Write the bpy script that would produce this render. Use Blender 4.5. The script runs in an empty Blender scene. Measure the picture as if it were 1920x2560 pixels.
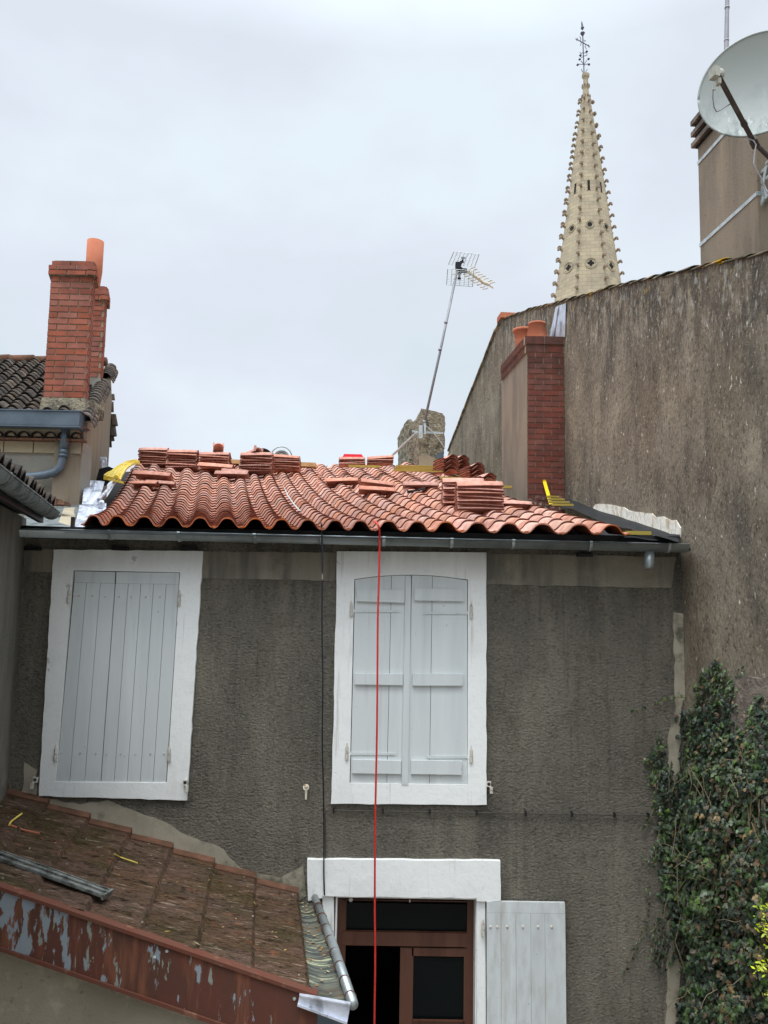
import bpy, math, random
from mathutils import Vector, Matrix
import numpy as np
random.seed(7)
C = bpy.context.scene
col = C.collection
R = math.radians
# ------------------------------------------------------------------ camera
EYE = Vector((0, 0, 5.5))
YAW, PIT, ROL = R(0.4), R(6.0), R(1.1)
F = 1923.0                                     # focal length in pixels of a 1920 x 2560 frame
fw = Vector((math.sin(YAW)*math.cos(PIT), math.cos(YAW)*math.cos(PIT), math.sin(PIT)))
r0 = Vector((math.cos(YAW), -math.sin(YAW), 0)); u0 = r0.cross(fw)
rt = r0*math.cos(ROL)+u0*math.sin(ROL); up = u0*math.cos(ROL)-r0*math.sin(ROL)
cam = bpy.data.cameras.new('camera'); camo = bpy.data.objects.new('camera', cam); col.objects.link(camo)
camo.matrix_world = Matrix(((rt.x, up.x, -fw.x, EYE.x), (rt.y, up.y, -fw.y, EYE.y), (rt.z, up.z, -fw.z, EYE.z), (0, 0, 0, 1)))
cam.sensor_fit = 'VERTICAL'; cam.sensor_height = 36; cam.lens = 36*F/2560; cam.clip_start = .05; cam.clip_end = 2000
C.camera = camo
C.render.resolution_x = 768; C.render.resolution_y = 1024
# ------------------------------------------------------------------ sky and sun (overcast)
SUN_EL, SUN_AZ = R(70), R(205)                 # behind the camera, high, soft
w = bpy.data.worlds.new('World'); C.world = w; w.use_nodes = True
nt = w.node_tree; nt.nodes.clear()
def N(t, typ, **k):
    n = t.nodes.new(typ)
    for a, b in k.items(): setattr(n, a, b)
    return n
o_ = N(nt, 'ShaderNodeOutputWorld'); bg = N(nt, 'ShaderNodeBackground'); bg2 = N(nt, 'ShaderNodeBackground'); ad = N(nt, 'ShaderNodeAddShader')
sky = N(nt, 'ShaderNodeTexSky', sky_type='NISHITA', sun_disc=False, sun_elevation=SUN_EL, sun_rotation=SUN_AZ)
nt.links.new(sky.outputs[0], bg.inputs[0]); bg.inputs[1].default_value = .012
tc = N(nt, 'ShaderNodeTexCoord'); nz = N(nt, 'ShaderNodeTexNoise'); nz.inputs['Scale'].default_value = 2.6; nz.inputs['Detail'].default_value = 5; nz.inputs['Roughness'].default_value = .5
mp = N(nt, 'ShaderNodeMapping'); mp.inputs['Scale'].default_value = (1, 1, 1.8); mp.inputs['Location'].default_value = (.7, .2, .4)
nt.links.new(tc.outputs['Generated'], mp.inputs[0]); nt.links.new(mp.outputs[0], nz.inputs['Vector'])
cr = N(nt, 'ShaderNodeValToRGB'); e = cr.color_ramp.elements
e[0].position = .34; e[0].color = (.615, .695, .745, 1); e[1].position = .66; e[1].color = (.72, .80, .86, 1)
x_ = e.new(.5); x_.color = (.67, .715, .79, 1)
nt.links.new(nz.outputs[0], cr.inputs[0])
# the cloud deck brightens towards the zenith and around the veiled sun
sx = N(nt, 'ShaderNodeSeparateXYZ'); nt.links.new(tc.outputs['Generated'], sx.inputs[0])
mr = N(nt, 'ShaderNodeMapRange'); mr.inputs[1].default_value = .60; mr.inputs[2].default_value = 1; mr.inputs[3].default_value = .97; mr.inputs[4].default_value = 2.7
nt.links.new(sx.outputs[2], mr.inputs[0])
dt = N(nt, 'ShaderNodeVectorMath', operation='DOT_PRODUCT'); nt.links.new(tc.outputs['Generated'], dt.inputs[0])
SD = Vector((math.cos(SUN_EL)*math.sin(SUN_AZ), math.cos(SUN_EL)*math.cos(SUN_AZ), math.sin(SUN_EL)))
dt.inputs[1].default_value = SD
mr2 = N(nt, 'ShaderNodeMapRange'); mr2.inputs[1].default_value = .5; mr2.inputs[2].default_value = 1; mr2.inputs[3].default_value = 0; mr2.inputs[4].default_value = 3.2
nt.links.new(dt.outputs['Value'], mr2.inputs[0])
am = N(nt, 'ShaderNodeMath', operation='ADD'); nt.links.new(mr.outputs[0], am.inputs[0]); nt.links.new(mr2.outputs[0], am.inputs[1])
# sky dimmed low behind the camera, added to shade the facade under the eave
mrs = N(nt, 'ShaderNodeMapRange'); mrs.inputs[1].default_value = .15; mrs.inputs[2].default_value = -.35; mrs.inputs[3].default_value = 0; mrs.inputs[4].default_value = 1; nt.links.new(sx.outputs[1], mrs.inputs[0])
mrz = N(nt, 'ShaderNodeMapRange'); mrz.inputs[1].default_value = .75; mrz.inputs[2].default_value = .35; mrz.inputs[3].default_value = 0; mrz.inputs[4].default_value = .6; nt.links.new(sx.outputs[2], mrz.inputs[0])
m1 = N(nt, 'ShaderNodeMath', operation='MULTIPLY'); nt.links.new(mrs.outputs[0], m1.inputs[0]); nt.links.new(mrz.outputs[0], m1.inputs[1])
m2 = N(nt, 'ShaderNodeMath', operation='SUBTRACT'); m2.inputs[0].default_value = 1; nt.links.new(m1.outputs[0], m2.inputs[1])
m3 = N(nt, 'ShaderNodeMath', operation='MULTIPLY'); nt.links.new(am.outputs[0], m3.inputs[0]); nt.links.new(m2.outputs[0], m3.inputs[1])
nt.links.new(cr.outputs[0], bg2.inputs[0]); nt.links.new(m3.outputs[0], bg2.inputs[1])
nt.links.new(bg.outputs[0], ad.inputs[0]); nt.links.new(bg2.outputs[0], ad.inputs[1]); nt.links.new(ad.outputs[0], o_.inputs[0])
sl = bpy.data.lights.new('sun', 'SUN'); sl.energy = 1.3; sl.angle = R(20); sl.color = (1, .97, .92)
so = bpy.data.objects.new('sun', sl); col.objects.link(so); so.location = (0, -5, 30); so.rotation_euler = (-SD).to_track_quat('-Z', 'Y').to_euler()
C.view_settings.view_transform = 'Standard'; C.view_settings.look = 'None'; C.view_settings.gamma = 1; C.view_settings.exposure = 0.16
C.render.engine = 'CYCLES'
# ------------------------------------------------------------------ pixel <-> space
def ray(px, py):
    return rt*((px-960)/F) + up*((1280-py)/F) + fw
def on(px, py, Y):                             # point at world depth Y seen at that pixel
    d = ray(px, py); return EYE + d*(Y/d.y)
def proj(p):
    d = p-EYE; z = d.dot(fw); return 960+F*d.dot(rt)/z, 1280-F*d.dot(up)/z
def onplane(px, py, P0, n):
    d = ray(px, py); return EYE + d*((P0-EYE).dot(n)/d.dot(n))
YF = 7.0                                       # facade plane
def dirvp(px):                                 # horizontal direction whose vanishing point has this x
    best = None
    for i in range(-4000, 4000):
        a = i*.0004; d = Vector((math.sin(a), math.cos(a), 0)); z = d.dot(fw)
        if z <= 0: continue
        x = 960+F*d.dot(rt)/z
        if best is None or abs(x-px) < best[0]: best = (abs(x-px), d)
    return best[1]
# ------------------------------------------------------------------ materials
def srgb(r, g, b):
    f = lambda c: (c/255/12.92) if c/255 <= .04045 else ((c/255+.055)/1.055)**2.4
    return (f(r), f(g), f(b), 1)
def mat(name, base, layers=(), bumps=(), rough=.9, metal=0, island=0., objrand=0., coord='pos', spec=.3, rot=None):
    m = bpy.data.materials.new(name); m.use_nodes = True; t = m.node_tree; L = t.links.new
    b = t.nodes['Principled BSDF']; b.inputs['Roughness'].default_value = rough; b.inputs['Metallic'].default_value = metal
    b.inputs['Specular IOR Level'].default_value = spec
    if coord == 'pos': co = N(t, 'ShaderNodeNewGeometry').outputs['Position']
    else: co = N(t, 'ShaderNodeTexCoord').outputs['Object']
    def tex(kind, scale, st, seed):
        mp = N(t, 'ShaderNodeMapping'); mp.inputs['Scale'].default_value = st; mp.inputs['Location'].default_value = (seed*1.7, seed*.9, seed*2.3)
        if rot: mp.inputs['Rotation'].default_value = rot
        L(co, mp.inputs[0])
        if kind == 'v':
            n = N(t, 'ShaderNodeTexVoronoi'); n.inputs['Scale'].default_value = scale; L(mp.outputs[0], n.inputs['Vector']); return n.outputs['Distance']
        if kind == 'w':
            n = N(t, 'ShaderNodeTexWave'); n.inputs['Scale'].default_value = scale; n.inputs['Distortion'].default_value = 1.5; L(mp.outputs[0], n.inputs['Vector']); return n.outputs['Fac']
        n = N(t, 'ShaderNodeTexNoise'); n.inputs['Scale'].default_value = scale; n.inputs['Detail'].default_value = 6; n.inputs['Roughness'].default_value = .62
        L(mp.outputs[0], n.inputs['Vector']); return n.outputs[0]
    rgb = N(t, 'ShaderNodeRGB'); rgb.outputs[0].default_value = base; c = rgb.outputs[0]
    for i, ly in enumerate(layers):
        c2, kind, scale, st, lo, hi, amt = ly[:7]
        if kind in 'xyz':
            s = N(t, 'ShaderNodeSeparateXYZ'); L(co, s.inputs[0]); v = s.outputs['xyz'.index(kind)]
        else: v = tex(kind, scale, st, i*3.1+1)
        if len(ly) > 8:                        # the second field shifts the threshold instead of fading the layer
            s = N(t, 'ShaderNodeSeparateXYZ'); L(co, s.inputs[0]); r2 = N(t, 'ShaderNodeMapRange'); r2.inputs[1].default_value = ly[7][3]; r2.inputs[2].default_value = ly[7][4]; r2.inputs[4].default_value = ly[8]
            L(s.outputs['xyz'.index(ly[7][0])], r2.inputs[0]); ma = N(t, 'ShaderNodeMath', operation='ADD'); L(v, ma.inputs[0]); L(r2.outputs[0], ma.inputs[1]); v = ma.outputs[0]
        r = N(t, 'ShaderNodeMapRange'); r.inputs[1].default_value = lo; r.inputs[2].default_value = hi; r.inputs[3].default_value = 0; r.inputs[4].default_value = amt
        L(v, r.inputs[0]); fac = r.outputs[0]
        if len(ly) == 8:                       # a second field that limits where the layer shows
            k2, s2, st2, lo2, hi2 = ly[7]
            if k2 in 'xyz':
                s = N(t, 'ShaderNodeSeparateXYZ'); L(co, s.inputs[0]); v2 = s.outputs['xyz'.index(k2)]
            elif k2 == 'd':                    # distance below a sloping wall head
                dp = N(t, 'ShaderNodeVectorMath', operation='DOT_PRODUCT'); dp.inputs[1].default_value = st2; L(co, dp.inputs[0]); v2 = dp.outputs['Value']
            else: v2 = tex(k2, s2, st2, i*5.3+2)
            r2 = N(t, 'ShaderNodeMapRange'); r2.inputs[1].default_value = lo2; r2.inputs[2].default_value = hi2; L(v2, r2.inputs[0])
            mu = N(t, 'ShaderNodeMath', operation='MULTIPLY'); L(fac, mu.inputs[0]); L(r2.outputs[0], mu.inputs[1]); fac = mu.outputs[0]
        mx = N(t, 'ShaderNodeMix', data_type='RGBA'); mx.inputs['B'].default_value = c2; L(fac, mx.inputs['Factor']); L(c, mx.inputs['A']); c = mx.outputs['Result']
    rnd = None
    if island: rnd = N(t, 'ShaderNodeNewGeometry').outputs['Random Per Island']; a = island
    if objrand: rnd = N(t, 'ShaderNodeObjectInfo').outputs['Random']; a = objrand
    if rnd:
        h = N(t, 'ShaderNodeHueSaturation'); L(c, h.inputs['Color'])
        r = N(t, 'ShaderNodeMapRange'); r.inputs[3].default_value = 1-a; r.inputs[4].default_value = 1+a; L(rnd, r.inputs[0]); L(r.outputs[0], h.inputs['Value'])
        mm = N(t, 'ShaderNodeMath', operation='MULTIPLY'); mm.inputs[1].default_value = 7.31; L(rnd, mm.inputs[0])
        fr = N(t, 'ShaderNodeMath', operation='FRACT'); L(mm.outputs[0], fr.inputs[0])
        r = N(t, 'ShaderNodeMapRange'); r.inputs[3].default_value = 1-a*.8; r.inputs[4].default_value = 1+a*.6; L(fr.outputs[0], r.inputs[0]); L(r.outputs[0], h.inputs['Saturation'])
        c = h.outputs[0]
    L(c, b.inputs['Base Color'])
    prev = None
    for i, (kind, scale, st, strength, dist) in enumerate(bumps):
        bp = N(t, 'ShaderNodeBump'); bp.inputs['Strength'].default_value = strength; bp.inputs['Distance'].default_value = dist
        L(tex(kind, scale, st, i*2.7+5), bp.inputs['Height'])
        if prev: L(prev, bp.inputs['Normal'])
        prev = bp.outputs[0]
    if prev: L(prev, b.inputs['Normal'])
    return m
U = (1, 1, 1); VS = (1, 1, .12)                # VS: vertical streaks
M = {}
GK, GD = .306, 7.95-.306*5.6                 # gable head: z = GD - GK*y on its near slope
M['roughcast'] = mat('roughcast', srgb(132, 126, 112), [
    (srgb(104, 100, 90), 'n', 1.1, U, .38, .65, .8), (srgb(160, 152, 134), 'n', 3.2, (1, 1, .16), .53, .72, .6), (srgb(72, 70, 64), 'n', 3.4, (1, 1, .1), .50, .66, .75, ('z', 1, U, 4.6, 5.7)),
    (srgb(80, 78, 70), 'n', 2.4, VS, .53, .7, .6), (srgb(88, 85, 76), 'n', 13, (1, 1, .05), .58, .68, .5), (srgb(96, 92, 72), 'n', 1.6, U, .56, .68, .45), (srgb(146, 134, 110), 'n', .5, U, .6, .8, .5), (srgb(160, 155, 142), 'n', 40, (1, 1, 1.5), .52, .70, .52), (srgb(48, 47, 43), 'n', 34, (1, 1, 1.5), .52, .70, .60)],
    [('n', 36, (1, 1, 1.5), 1, .06), ('n', 110, U, .6, .012)], .95)
M['band'] = mat('band', srgb(128, 122, 108), [(srgb(86, 83, 76), 'n', 5, VS, .45, .65, .8), (srgb(158, 150, 132), 'n', 2.5, U, .52, .7, .5), (srgb(96, 92, 84), 'n', 40, U, .5, .7, .3)], [('n', 60, U, .4, .006)])
M['patch'] = mat('patch', srgb(162, 154, 136), [(srgb(66, 66, 50), 'n', 5, U, .46, .60, .8, ('x', 1, U, -1.3, -.9)), (srgb(124, 118, 102), 'n', 3, U, .45, .7, .8), (srgb(80, 82, 66), 'n', 4, U, .6, .72, .7), (srgb(175, 168, 150), 'n', 30, U, .55, .7, .4)], [('n', 50, U, .4, .006)])
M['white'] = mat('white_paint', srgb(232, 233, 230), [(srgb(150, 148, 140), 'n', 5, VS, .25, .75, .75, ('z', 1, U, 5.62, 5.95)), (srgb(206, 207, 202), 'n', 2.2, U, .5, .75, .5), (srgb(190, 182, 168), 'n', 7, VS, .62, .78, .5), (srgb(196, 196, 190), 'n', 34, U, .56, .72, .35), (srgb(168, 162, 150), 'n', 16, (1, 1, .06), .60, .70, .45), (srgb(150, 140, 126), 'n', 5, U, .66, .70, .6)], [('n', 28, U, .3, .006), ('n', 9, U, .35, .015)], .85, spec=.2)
M['shutter'] = mat('shutter_paint', srgb(202, 207, 206), [(srgb(182, 188, 188), 'n', 1.6, (3, 1, .3), .45, .7, .6), (srgb(165, 162, 155), 'n', 9, (1, 1, .06), .58, .72, .5), (srgb(150, 142, 130), 'n', 34, (1, 1, .5), .69, .72, .7), (srgb(160, 156, 148), 'n', 14, (1, 1, .3), .45, .7, .45, ('z', 1, U, 3.95, 3.72))], [('n', 30, (1, 1, .04), .25, .003)], .55, island=.03)
M['brown_wood'] = mat('brown_wood', srgb(88, 56, 42), [(srgb(60, 30, 22), 'n', 6, (1, 1, .15), .45, .7, .7)], [('n', 40, (1, 1, .05), .3, .003)], .5)
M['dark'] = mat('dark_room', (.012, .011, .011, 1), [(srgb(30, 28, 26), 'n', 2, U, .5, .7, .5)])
M['black'] = mat('black_membrane', (.016, .017, .018, 1), [(srgb(60, 62, 66), 'n', 6, U, .55, .75, .5)], [('n', 12, U, .5, .02)], .65)
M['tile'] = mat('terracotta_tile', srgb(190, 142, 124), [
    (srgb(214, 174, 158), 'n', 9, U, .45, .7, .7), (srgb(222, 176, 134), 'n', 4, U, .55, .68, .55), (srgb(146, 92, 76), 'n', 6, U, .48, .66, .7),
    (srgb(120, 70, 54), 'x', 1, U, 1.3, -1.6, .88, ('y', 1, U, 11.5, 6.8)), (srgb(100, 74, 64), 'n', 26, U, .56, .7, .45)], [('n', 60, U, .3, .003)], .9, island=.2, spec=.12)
M['tile_lip_shade'] = mat('tile_lip_shade', srgb(112, 62, 46), [(srgb(70, 42, 34), 'n', 12, U, .4, .65, .7)], [], .95, island=.15, spec=.1)  # brown lip faces, coloured darker to paint in the shadow gap under each tile
M['tile_rim_shade'] = mat('tile_rim_shade', srgb(96, 52, 40), [(srgb(60, 36, 30), 'n', 12, U, .4, .65, .7)], [], .95, coord='obj', spec=.05)  # rough rim faces, darkened so gaps between stacked tiles look shaded
M['tile_edge'] = mat('tile_eave_edge', srgb(190, 112, 78), [(srgb(130, 72, 52), 'n', 14, U, .45, .65, .8)], [('n', 60, U, .3, .003)], .9, island=.15, spec=.1)
M['loose'] = mat('loose_tile', srgb(190, 136, 118), [(srgb(206, 158, 142), 'n', 8, U, .45, .7, .7), (srgb(140, 82, 64), 'n', 5, U, .48, .66, .8), (srgb(216, 172, 128), 'n', 3, U, .6, .72, .5)], [('n', 50, U, .3, .003)], .9, objrand=.2, coord='obj', spec=.15)
M['oldtile'] = mat('old_tile', srgb(88, 78, 68), [(srgb(52, 48, 44), 'n', 5, U, .4, .62, .9), (srgb(140, 104, 80), 'n', 3.3, U, .58, .72, .7), (srgb(120, 118, 104), 'n', 16, U, .6, .7, .6), (srgb(136, 116, 40), 'n', 7, U, .66, .72, .7)], [('n', 40, U, .8, .01)], .95, island=.35)
M['oldlip'] = mat('old_lip', srgb(40, 34, 30), [(srgb(90, 66, 52), 'n', 6, U, .55, .7, .6)], [], .95, island=.3)
M['verge'] = mat('verge_tile', srgb(150, 138, 114), [(srgb(84, 80, 70), 'n', 5, U, .42, .56, .9), (srgb(200, 160, 60), 'n', 3, U, .58, .64, .9), (srgb(214, 160, 118), 'n', 2.3, U, .58, .66, .8)], [('n', 30, U, 1, .02)], .95, island=.25, spec=.1)
M['leanto'] = mat('mossy_tile', srgb(104, 82, 68), [(srgb(98, 78, 64), 'n', 7, (.5, 2, 1), .36, .58, .9), (srgb(78, 68, 46), 'n', 2.4, U, .44, .60, .85), (srgb(160, 142, 124), 'n', 22, (.25, 3, 1), .58, .68, .7), (srgb(158, 100, 74), 'n', 12, (.4, 2, 1), .6, .7, .6), (srgb(52, 44, 32), 'n', 30, (.35, 2, 1), .53, .64, .85)],
    [('n', 45, (.3, 2, 1), 1, .03), ('n', 14, U, .7, .03)], .97, island=.10, spec=.1)
M['redverge'] = mat('red_verge', srgb(118, 84, 68), [(srgb(92, 68, 54), 'n', 7, U, .36, .56, .9), (srgb(72, 62, 46), 'n', 5, U, .55, .68, .8)], [('n', 40, U, .8, .015)], .95, spec=.1)
M['fascia'] = mat('rusty_fascia', srgb(84, 56, 46), [(srgb(96, 56, 46), 'n', 5, U, .4, .65, .8), (srgb(150, 96, 70), 'n', 9, VS, .55, .72, .6), (srgb(84, 50, 44), 'n', 6, VS, .55, .7, .6),
    (srgb(134, 143, 150), 'n', 6.0, (1.9, 1, .55), .615, .64, 1, ('x', 1, U, -1.45, -2.2), .13),
    (srgb(134, 142, 132), 'n', 11, (1.8, 1, .42), .66, .68, .9, ('x', 1, U, -.3, -1.8), .05)], [('n', 30, U, .35, .004)], .75, spec=.2)
M['rustedge'] = mat('rust_edge', srgb(100, 66, 54), [(srgb(104, 60, 48), 'n', 9, U, .45, .65, .8), (srgb(164, 124, 100), 'n', 5, U, .6, .7, .6)], [('n', 40, U, .4, .005)], .85, spec=.1)
M['lowwall'] = mat('low_wall', srgb(152, 144, 126), [(srgb(136, 128, 110), 'n', 2, U, .42, .65, .8), (srgb(100, 94, 80), 'n', 26, U, .6, .68, .6), (srgb(186, 176, 152), 'n', 8, U, .55, .7, .5)], [('n', 60, U, .6, .006)])
M['sidegrey'] = mat('side_house_render', srgb(120, 116, 106), [(srgb(92, 90, 82), 'n', 2.2, (1, 1, .4), .42, .62, .8), (srgb(160, 154, 140), 'n', 3, U, .56, .68, .7, ('z', 1, U, 4.2, 3.6)), (srgb(150, 144, 130), 'n', 4, VS, .56, .7, .6)], [('n', 40, U, .8, .02)], .95)
M['gable'] = mat('gable_render', srgb(146, 136, 120), [
    (srgb(120, 108, 92), 'n', 1.0, U, .36, .62, .85), (srgb(170, 158, 136), 'n', 2.4, (1, 1, .6), .50, .68, .7), (srgb(92, 86, 78), 'n', 2.6, (1, 1, .38), .50, .66, .8),
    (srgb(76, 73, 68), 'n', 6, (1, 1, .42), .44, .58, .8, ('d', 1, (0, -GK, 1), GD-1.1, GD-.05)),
    (srgb(176, 174, 164), 'n', 17, (1, 1, .4), .55, .63, .7, ('d', 1, (0, -GK, 1), GD-.8, GD-.1)),
    (srgb(160, 138, 80), 'n', 7, (1, 1, 1.5), .60, .66, .8, ('d', 1, (0, -GK, 1), GD-.12, GD-.03)),
    (srgb(222, 216, 200), 'n', 20, (1, 1, .5), .655, .68, .9), (srgb(76, 68, 58), 'n', 30, (1, 1, .6), .54, .66, .75), (srgb(184, 170, 146), 'n', 42, (1, 1, .7), .56, .68, .6),
    (srgb(72, 70, 66), 'n', 3, VS, .45, .6, .85, ('z', 1, U, 5.4, 3.6))],
    [('n', 34, (1, 1, .5), 1, .035), ('n', 9, U, .5, .03), ('n', 100, U, .5, .01)], .96, spec=.1)
M['rubble'] = mat('rubble', srgb(128, 116, 104), [(srgb(86, 78, 70), 'n', 4, U, .42, .62, .9), (srgb(176, 168, 150), 'n', 11, U, .6, .7, .8)], [('n', 14, U, 1, .05), ('n', 60, U, .5, .01)])
M['plaster'] = mat('white_plaster', srgb(244, 238, 224), [(srgb(196, 172, 138), 'n', 10, (1, 1, .4), .52, .66, .8), (srgb(160, 142, 120), 'n', 26, (1, 1, .4), .58, .66, .6)], [('n', 26, (1, 1, .5), 1, .02)])
M['concrete'] = mat('stack_render', srgb(138, 125, 108), [(srgb(108, 97, 84), 'n', 2.2, (1, 1, .3), .42, .65, .8), (srgb(158, 142, 118), 'n', 7, VS, .55, .72, .6), (srgb(78, 70, 62), 'n', 20, U, .62, .72, .7)], [('n', 60, U, .6, .006)])
M['brick'] = mat('brick', srgb(150, 92, 76), [(srgb(114, 72, 62), 'n', 5, U, .4, .65, .7), (srgb(160, 104, 86), 'n', 12, U, .55, .7, .5)], [('n', 60, U, .5, .005)], .92, island=.13, spec=.1)
M['redbrick'] = mat('red_brick', srgb(124, 76, 66), [(srgb(98, 62, 56), 'n', 4, U, .4, .65, .8), (srgb(84, 62, 54), 'n', 6, U, .6, .72, .5), (srgb(70, 56, 50), 'n', 8, U, .3, .6, .75, ('z', 1, U, 8.35, 8.6)), (srgb(205, 196, 184), 'n', 14, U, .50, .6, .8, ('z', 1, U, 6.9, 6.65))], [('n', 60, U, .5, .005)], .92, island=.12, spec=.1)
M['mortar'] = mat('mortar', srgb(150, 138, 118), [(srgb(134, 122, 104), 'n', 8, U, .4, .65, .8)], [('n', 50, U, .6, .006)])
M['mossmortar'] = mat('moss_mortar', srgb(146, 138, 118), [(srgb(84, 80, 72), 'n', 6, U, .48, .60, .85), (srgb(190, 150, 90), 'n', 9, U, .64, .7, .8), (srgb(196, 192, 180), 'n', 18, U, .58, .66, .8), (srgb(66, 62, 56), 'n', 24, U, .58, .66, .7)], [('n', 24, U, 1, .05)], spec=.1)
M['pot'] = mat('clay_pot', srgb(180, 112, 86), [(srgb(168, 98, 72), 'n', 4, U, .45, .7, .7), (srgb(202, 134, 102), 'n', 9, (1, 1, .2), .55, .7, .5)], [('n', 40, U, .2, .003)], .85, spec=.1)
M['stone'] = mat('band_stone', srgb(156, 144, 120), [(srgb(138, 128, 108), 'n', 5, U, .45, .7, .7)], [('n', 40, U, .5, .006)], island=.08)
M['greywall'] = mat('cement_wall', srgb(134, 132, 124), [(srgb(160, 148, 124), 'n', 2.2, U, .50, .7, .8), (srgb(100, 98, 92), 'n', 3, U, .5, .7, .7), (srgb(112, 104, 88), 'n', 20, U, .58, .7, .5)], [('n', 20, U, .6, .015)])
M['sidewall'] = mat('side_wall', srgb(132, 120, 102), [(srgb(122, 108, 92), 'n', 3.5, VS, .45, .66, .85), (srgb(84, 78, 70), 'n', 5, (1, 1, .2), .55, .7, .8, ('z', 1, U, 7.8, 7.0))], [('n', 40, U, .6, .01)])
M['zinc'] = mat('zinc', srgb(170, 178, 178), [(srgb(124, 132, 132), 'n', 3, (1, 1, 1), .4, .65, .8), (srgb(150, 140, 124), 'n', 2, U, .56, .72, .5)], [('n', 6, U, .12, .01)], .36, metal=.55)
M['zincdark'] = mat('zinc_dark', srgb(98, 110, 120), [(srgb(76, 86, 94), 'n', 3, U, .4, .65, .7)], [('n', 10, U, .15, .005)], .5, metal=.35)
M['ventstrip'] = mat('vent_strip_metal', srgb(116, 118, 112), [(srgb(58, 58, 54), 'n', 10, U, .46, .60, .85), (srgb(160, 160, 150), 'n', 26, U, .58, .68, .6)], [('n', 30, U, .5, .01)], .75, spec=.2)
M['zincold'] = mat('zinc_weathered', srgb(110, 116, 114), [(srgb(64, 70, 70), 'n', 8, (1, 1, 1), .45, .62, .85), (srgb(142, 148, 144), 'n', 18, U, .6, .7, .5)], [('n', 20, U, .2, .005)], .6, metal=.3)
M['lead'] = mat('bright_flashing', srgb(205, 210, 222), [(srgb(130, 134, 142), 'n', 5, (1.5, 1, .5), .50, .58, .8), (srgb(228, 232, 240), 'n', 3, U, .5, .65, .6)], [('n', 9, U, .5, .03)], .38, metal=.45)
M['galv'] = mat('galvanised', srgb(190, 198, 198), [(srgb(140, 150, 148), 'n', 20, U, .45, .65, .6)], [], .5, metal=.4)
M['mast'] = mat('mast_metal', srgb(150, 148, 152), [(srgb(120, 118, 122), 'n', 6, U, .45, .65, .7)], [], .5, metal=.3)
M['iron'] = mat('iron', srgb(88, 86, 104), [(srgb(66, 64, 78), 'n', 1, U, .45, .65, .6)], [], .7)
M['spire'] = None
M['yellow'] = mat('yellow_batten', srgb(166, 146, 58), [(srgb(150, 128, 40), 'n', 9, (1, 1, 1), .45, .65, .7)], [('n', 30, U, .3, .004)], .7, island=.12)
M['yellowstrap'] = mat('yellow_strap', srgb(226, 200, 80), [(srgb(198, 166, 56), 'n', 9, U, .45, .65, .7)], [], .55, island=.12)
M['plank'] = mat('plank', srgb(196, 160, 112), [(srgb(160, 124, 84), 'n', 9, U, .45, .65, .7)], [], .8)
M['redrope'] = mat('red_cable', srgb(200, 52, 46), [(srgb(170, 40, 38), 'n', 30, U, .45, .65, .7)], [], .55)
M['blackrope'] = mat('black_cable', srgb(34, 36, 44), [(srgb(150, 146, 138), 'n', 7, U, .66, .7, .8)], [], .6)
M['greycable'] = mat('grey_cable', srgb(70, 66, 60), [], [], .8)
M['red'] = mat('red_plastic', srgb(214, 30, 48), [], [], .4)
M['yplas'] = mat('yellow_plastic', srgb(232, 200, 20), [], [], .45)
M['blacktool'] = mat('black_tool', srgb(24, 24, 26), [], [], .5)
M['hinge'] = mat('painted_hinge', srgb(196, 192, 182), [(srgb(150, 90, 60), 'n', 24, U, .56, .64, .9), (srgb(120, 116, 110), 'n', 12, U, .5, .7, .5)], [('n', 60, U, .4, .003)], .6)
M['rustdog'] = mat('rust_dog', srgb(206, 198, 176), [(srgb(150, 92, 44), 'n', 22, U, .55, .62, .9)], [], .7)
M['dish'] = mat('dish', srgb(150, 156, 152), [(srgb(128, 136, 133), 'n', 2.4, U, .45, .7, .7), (srgb(96, 108, 104), 'n', 9, (1, 1, .3), .50, .62, .8, ('z', 1, U, 9.5, 9.1)), (srgb(190, 196, 192), 'n', 16, (1, 1, .4), .60, .64, .6, ('z', 1, U, 9.5, 9.15)), (srgb(120, 80, 64), 'n', 26, U, .72, .74, .7)], [('n', 30, U, .15, .003)], .5)
M['armdark'] = mat('feed_arm', srgb(68, 60, 56), [(srgb(96, 86, 78), 'n', 20, U, .5, .65, .6)], [], .6)
M['lnb'] = mat('lnb_plastic', srgb(160, 160, 148), [(srgb(120, 118, 104), 'n', 20, U, .55, .65, .6)], [], .6)
M['ground'] = mat('ground', srgb(158, 152, 142), [(srgb(128, 122, 114), 'n', 1, U, .4, .65, .7)], [('n', 10, U, .4, .02)])
M['leaf'] = mat('ivy_leaf', srgb(76, 92, 56), [(srgb(26, 42, 30), 'n', 3, U, .40, .56, .9), (srgb(108, 122, 76), 'n', 7, U, .58, .66, .6), (srgb(100, 122, 84), 'n', 10, U, .58, .66, .7)], [], .5, island=.65, spec=.35)
M['leafdry'] = mat('dry_leaf', srgb(104, 86, 66), [(srgb(150, 132, 98), 'n', 6, U, .5, .65, .7), (srgb(86, 66, 50), 'n', 4, U, .5, .6, .7)], [], .8, island=.4)
M['twig'] = mat('twig', srgb(124, 112, 88), [(srgb(92, 76, 58), 'n', 8, U, .45, .65, .7)], [], .9, island=.2)
M['lime'] = mat('lime_leaf', srgb(176, 186, 44), [(srgb(120, 146, 40), 'n', 8, U, .5, .65, .6)], [], .5, island=.2)
M['litter'] = mat('litter', srgb(142, 108, 74), [(srgb(166, 150, 92), 'n', 2, U, .5, .6, .8)], [], .8, island=.4)
M['pebble'] = mat('pebble', srgb(146, 136, 124), [], [('n', 60, U, .4, .004)], .9, island=.25)
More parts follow.
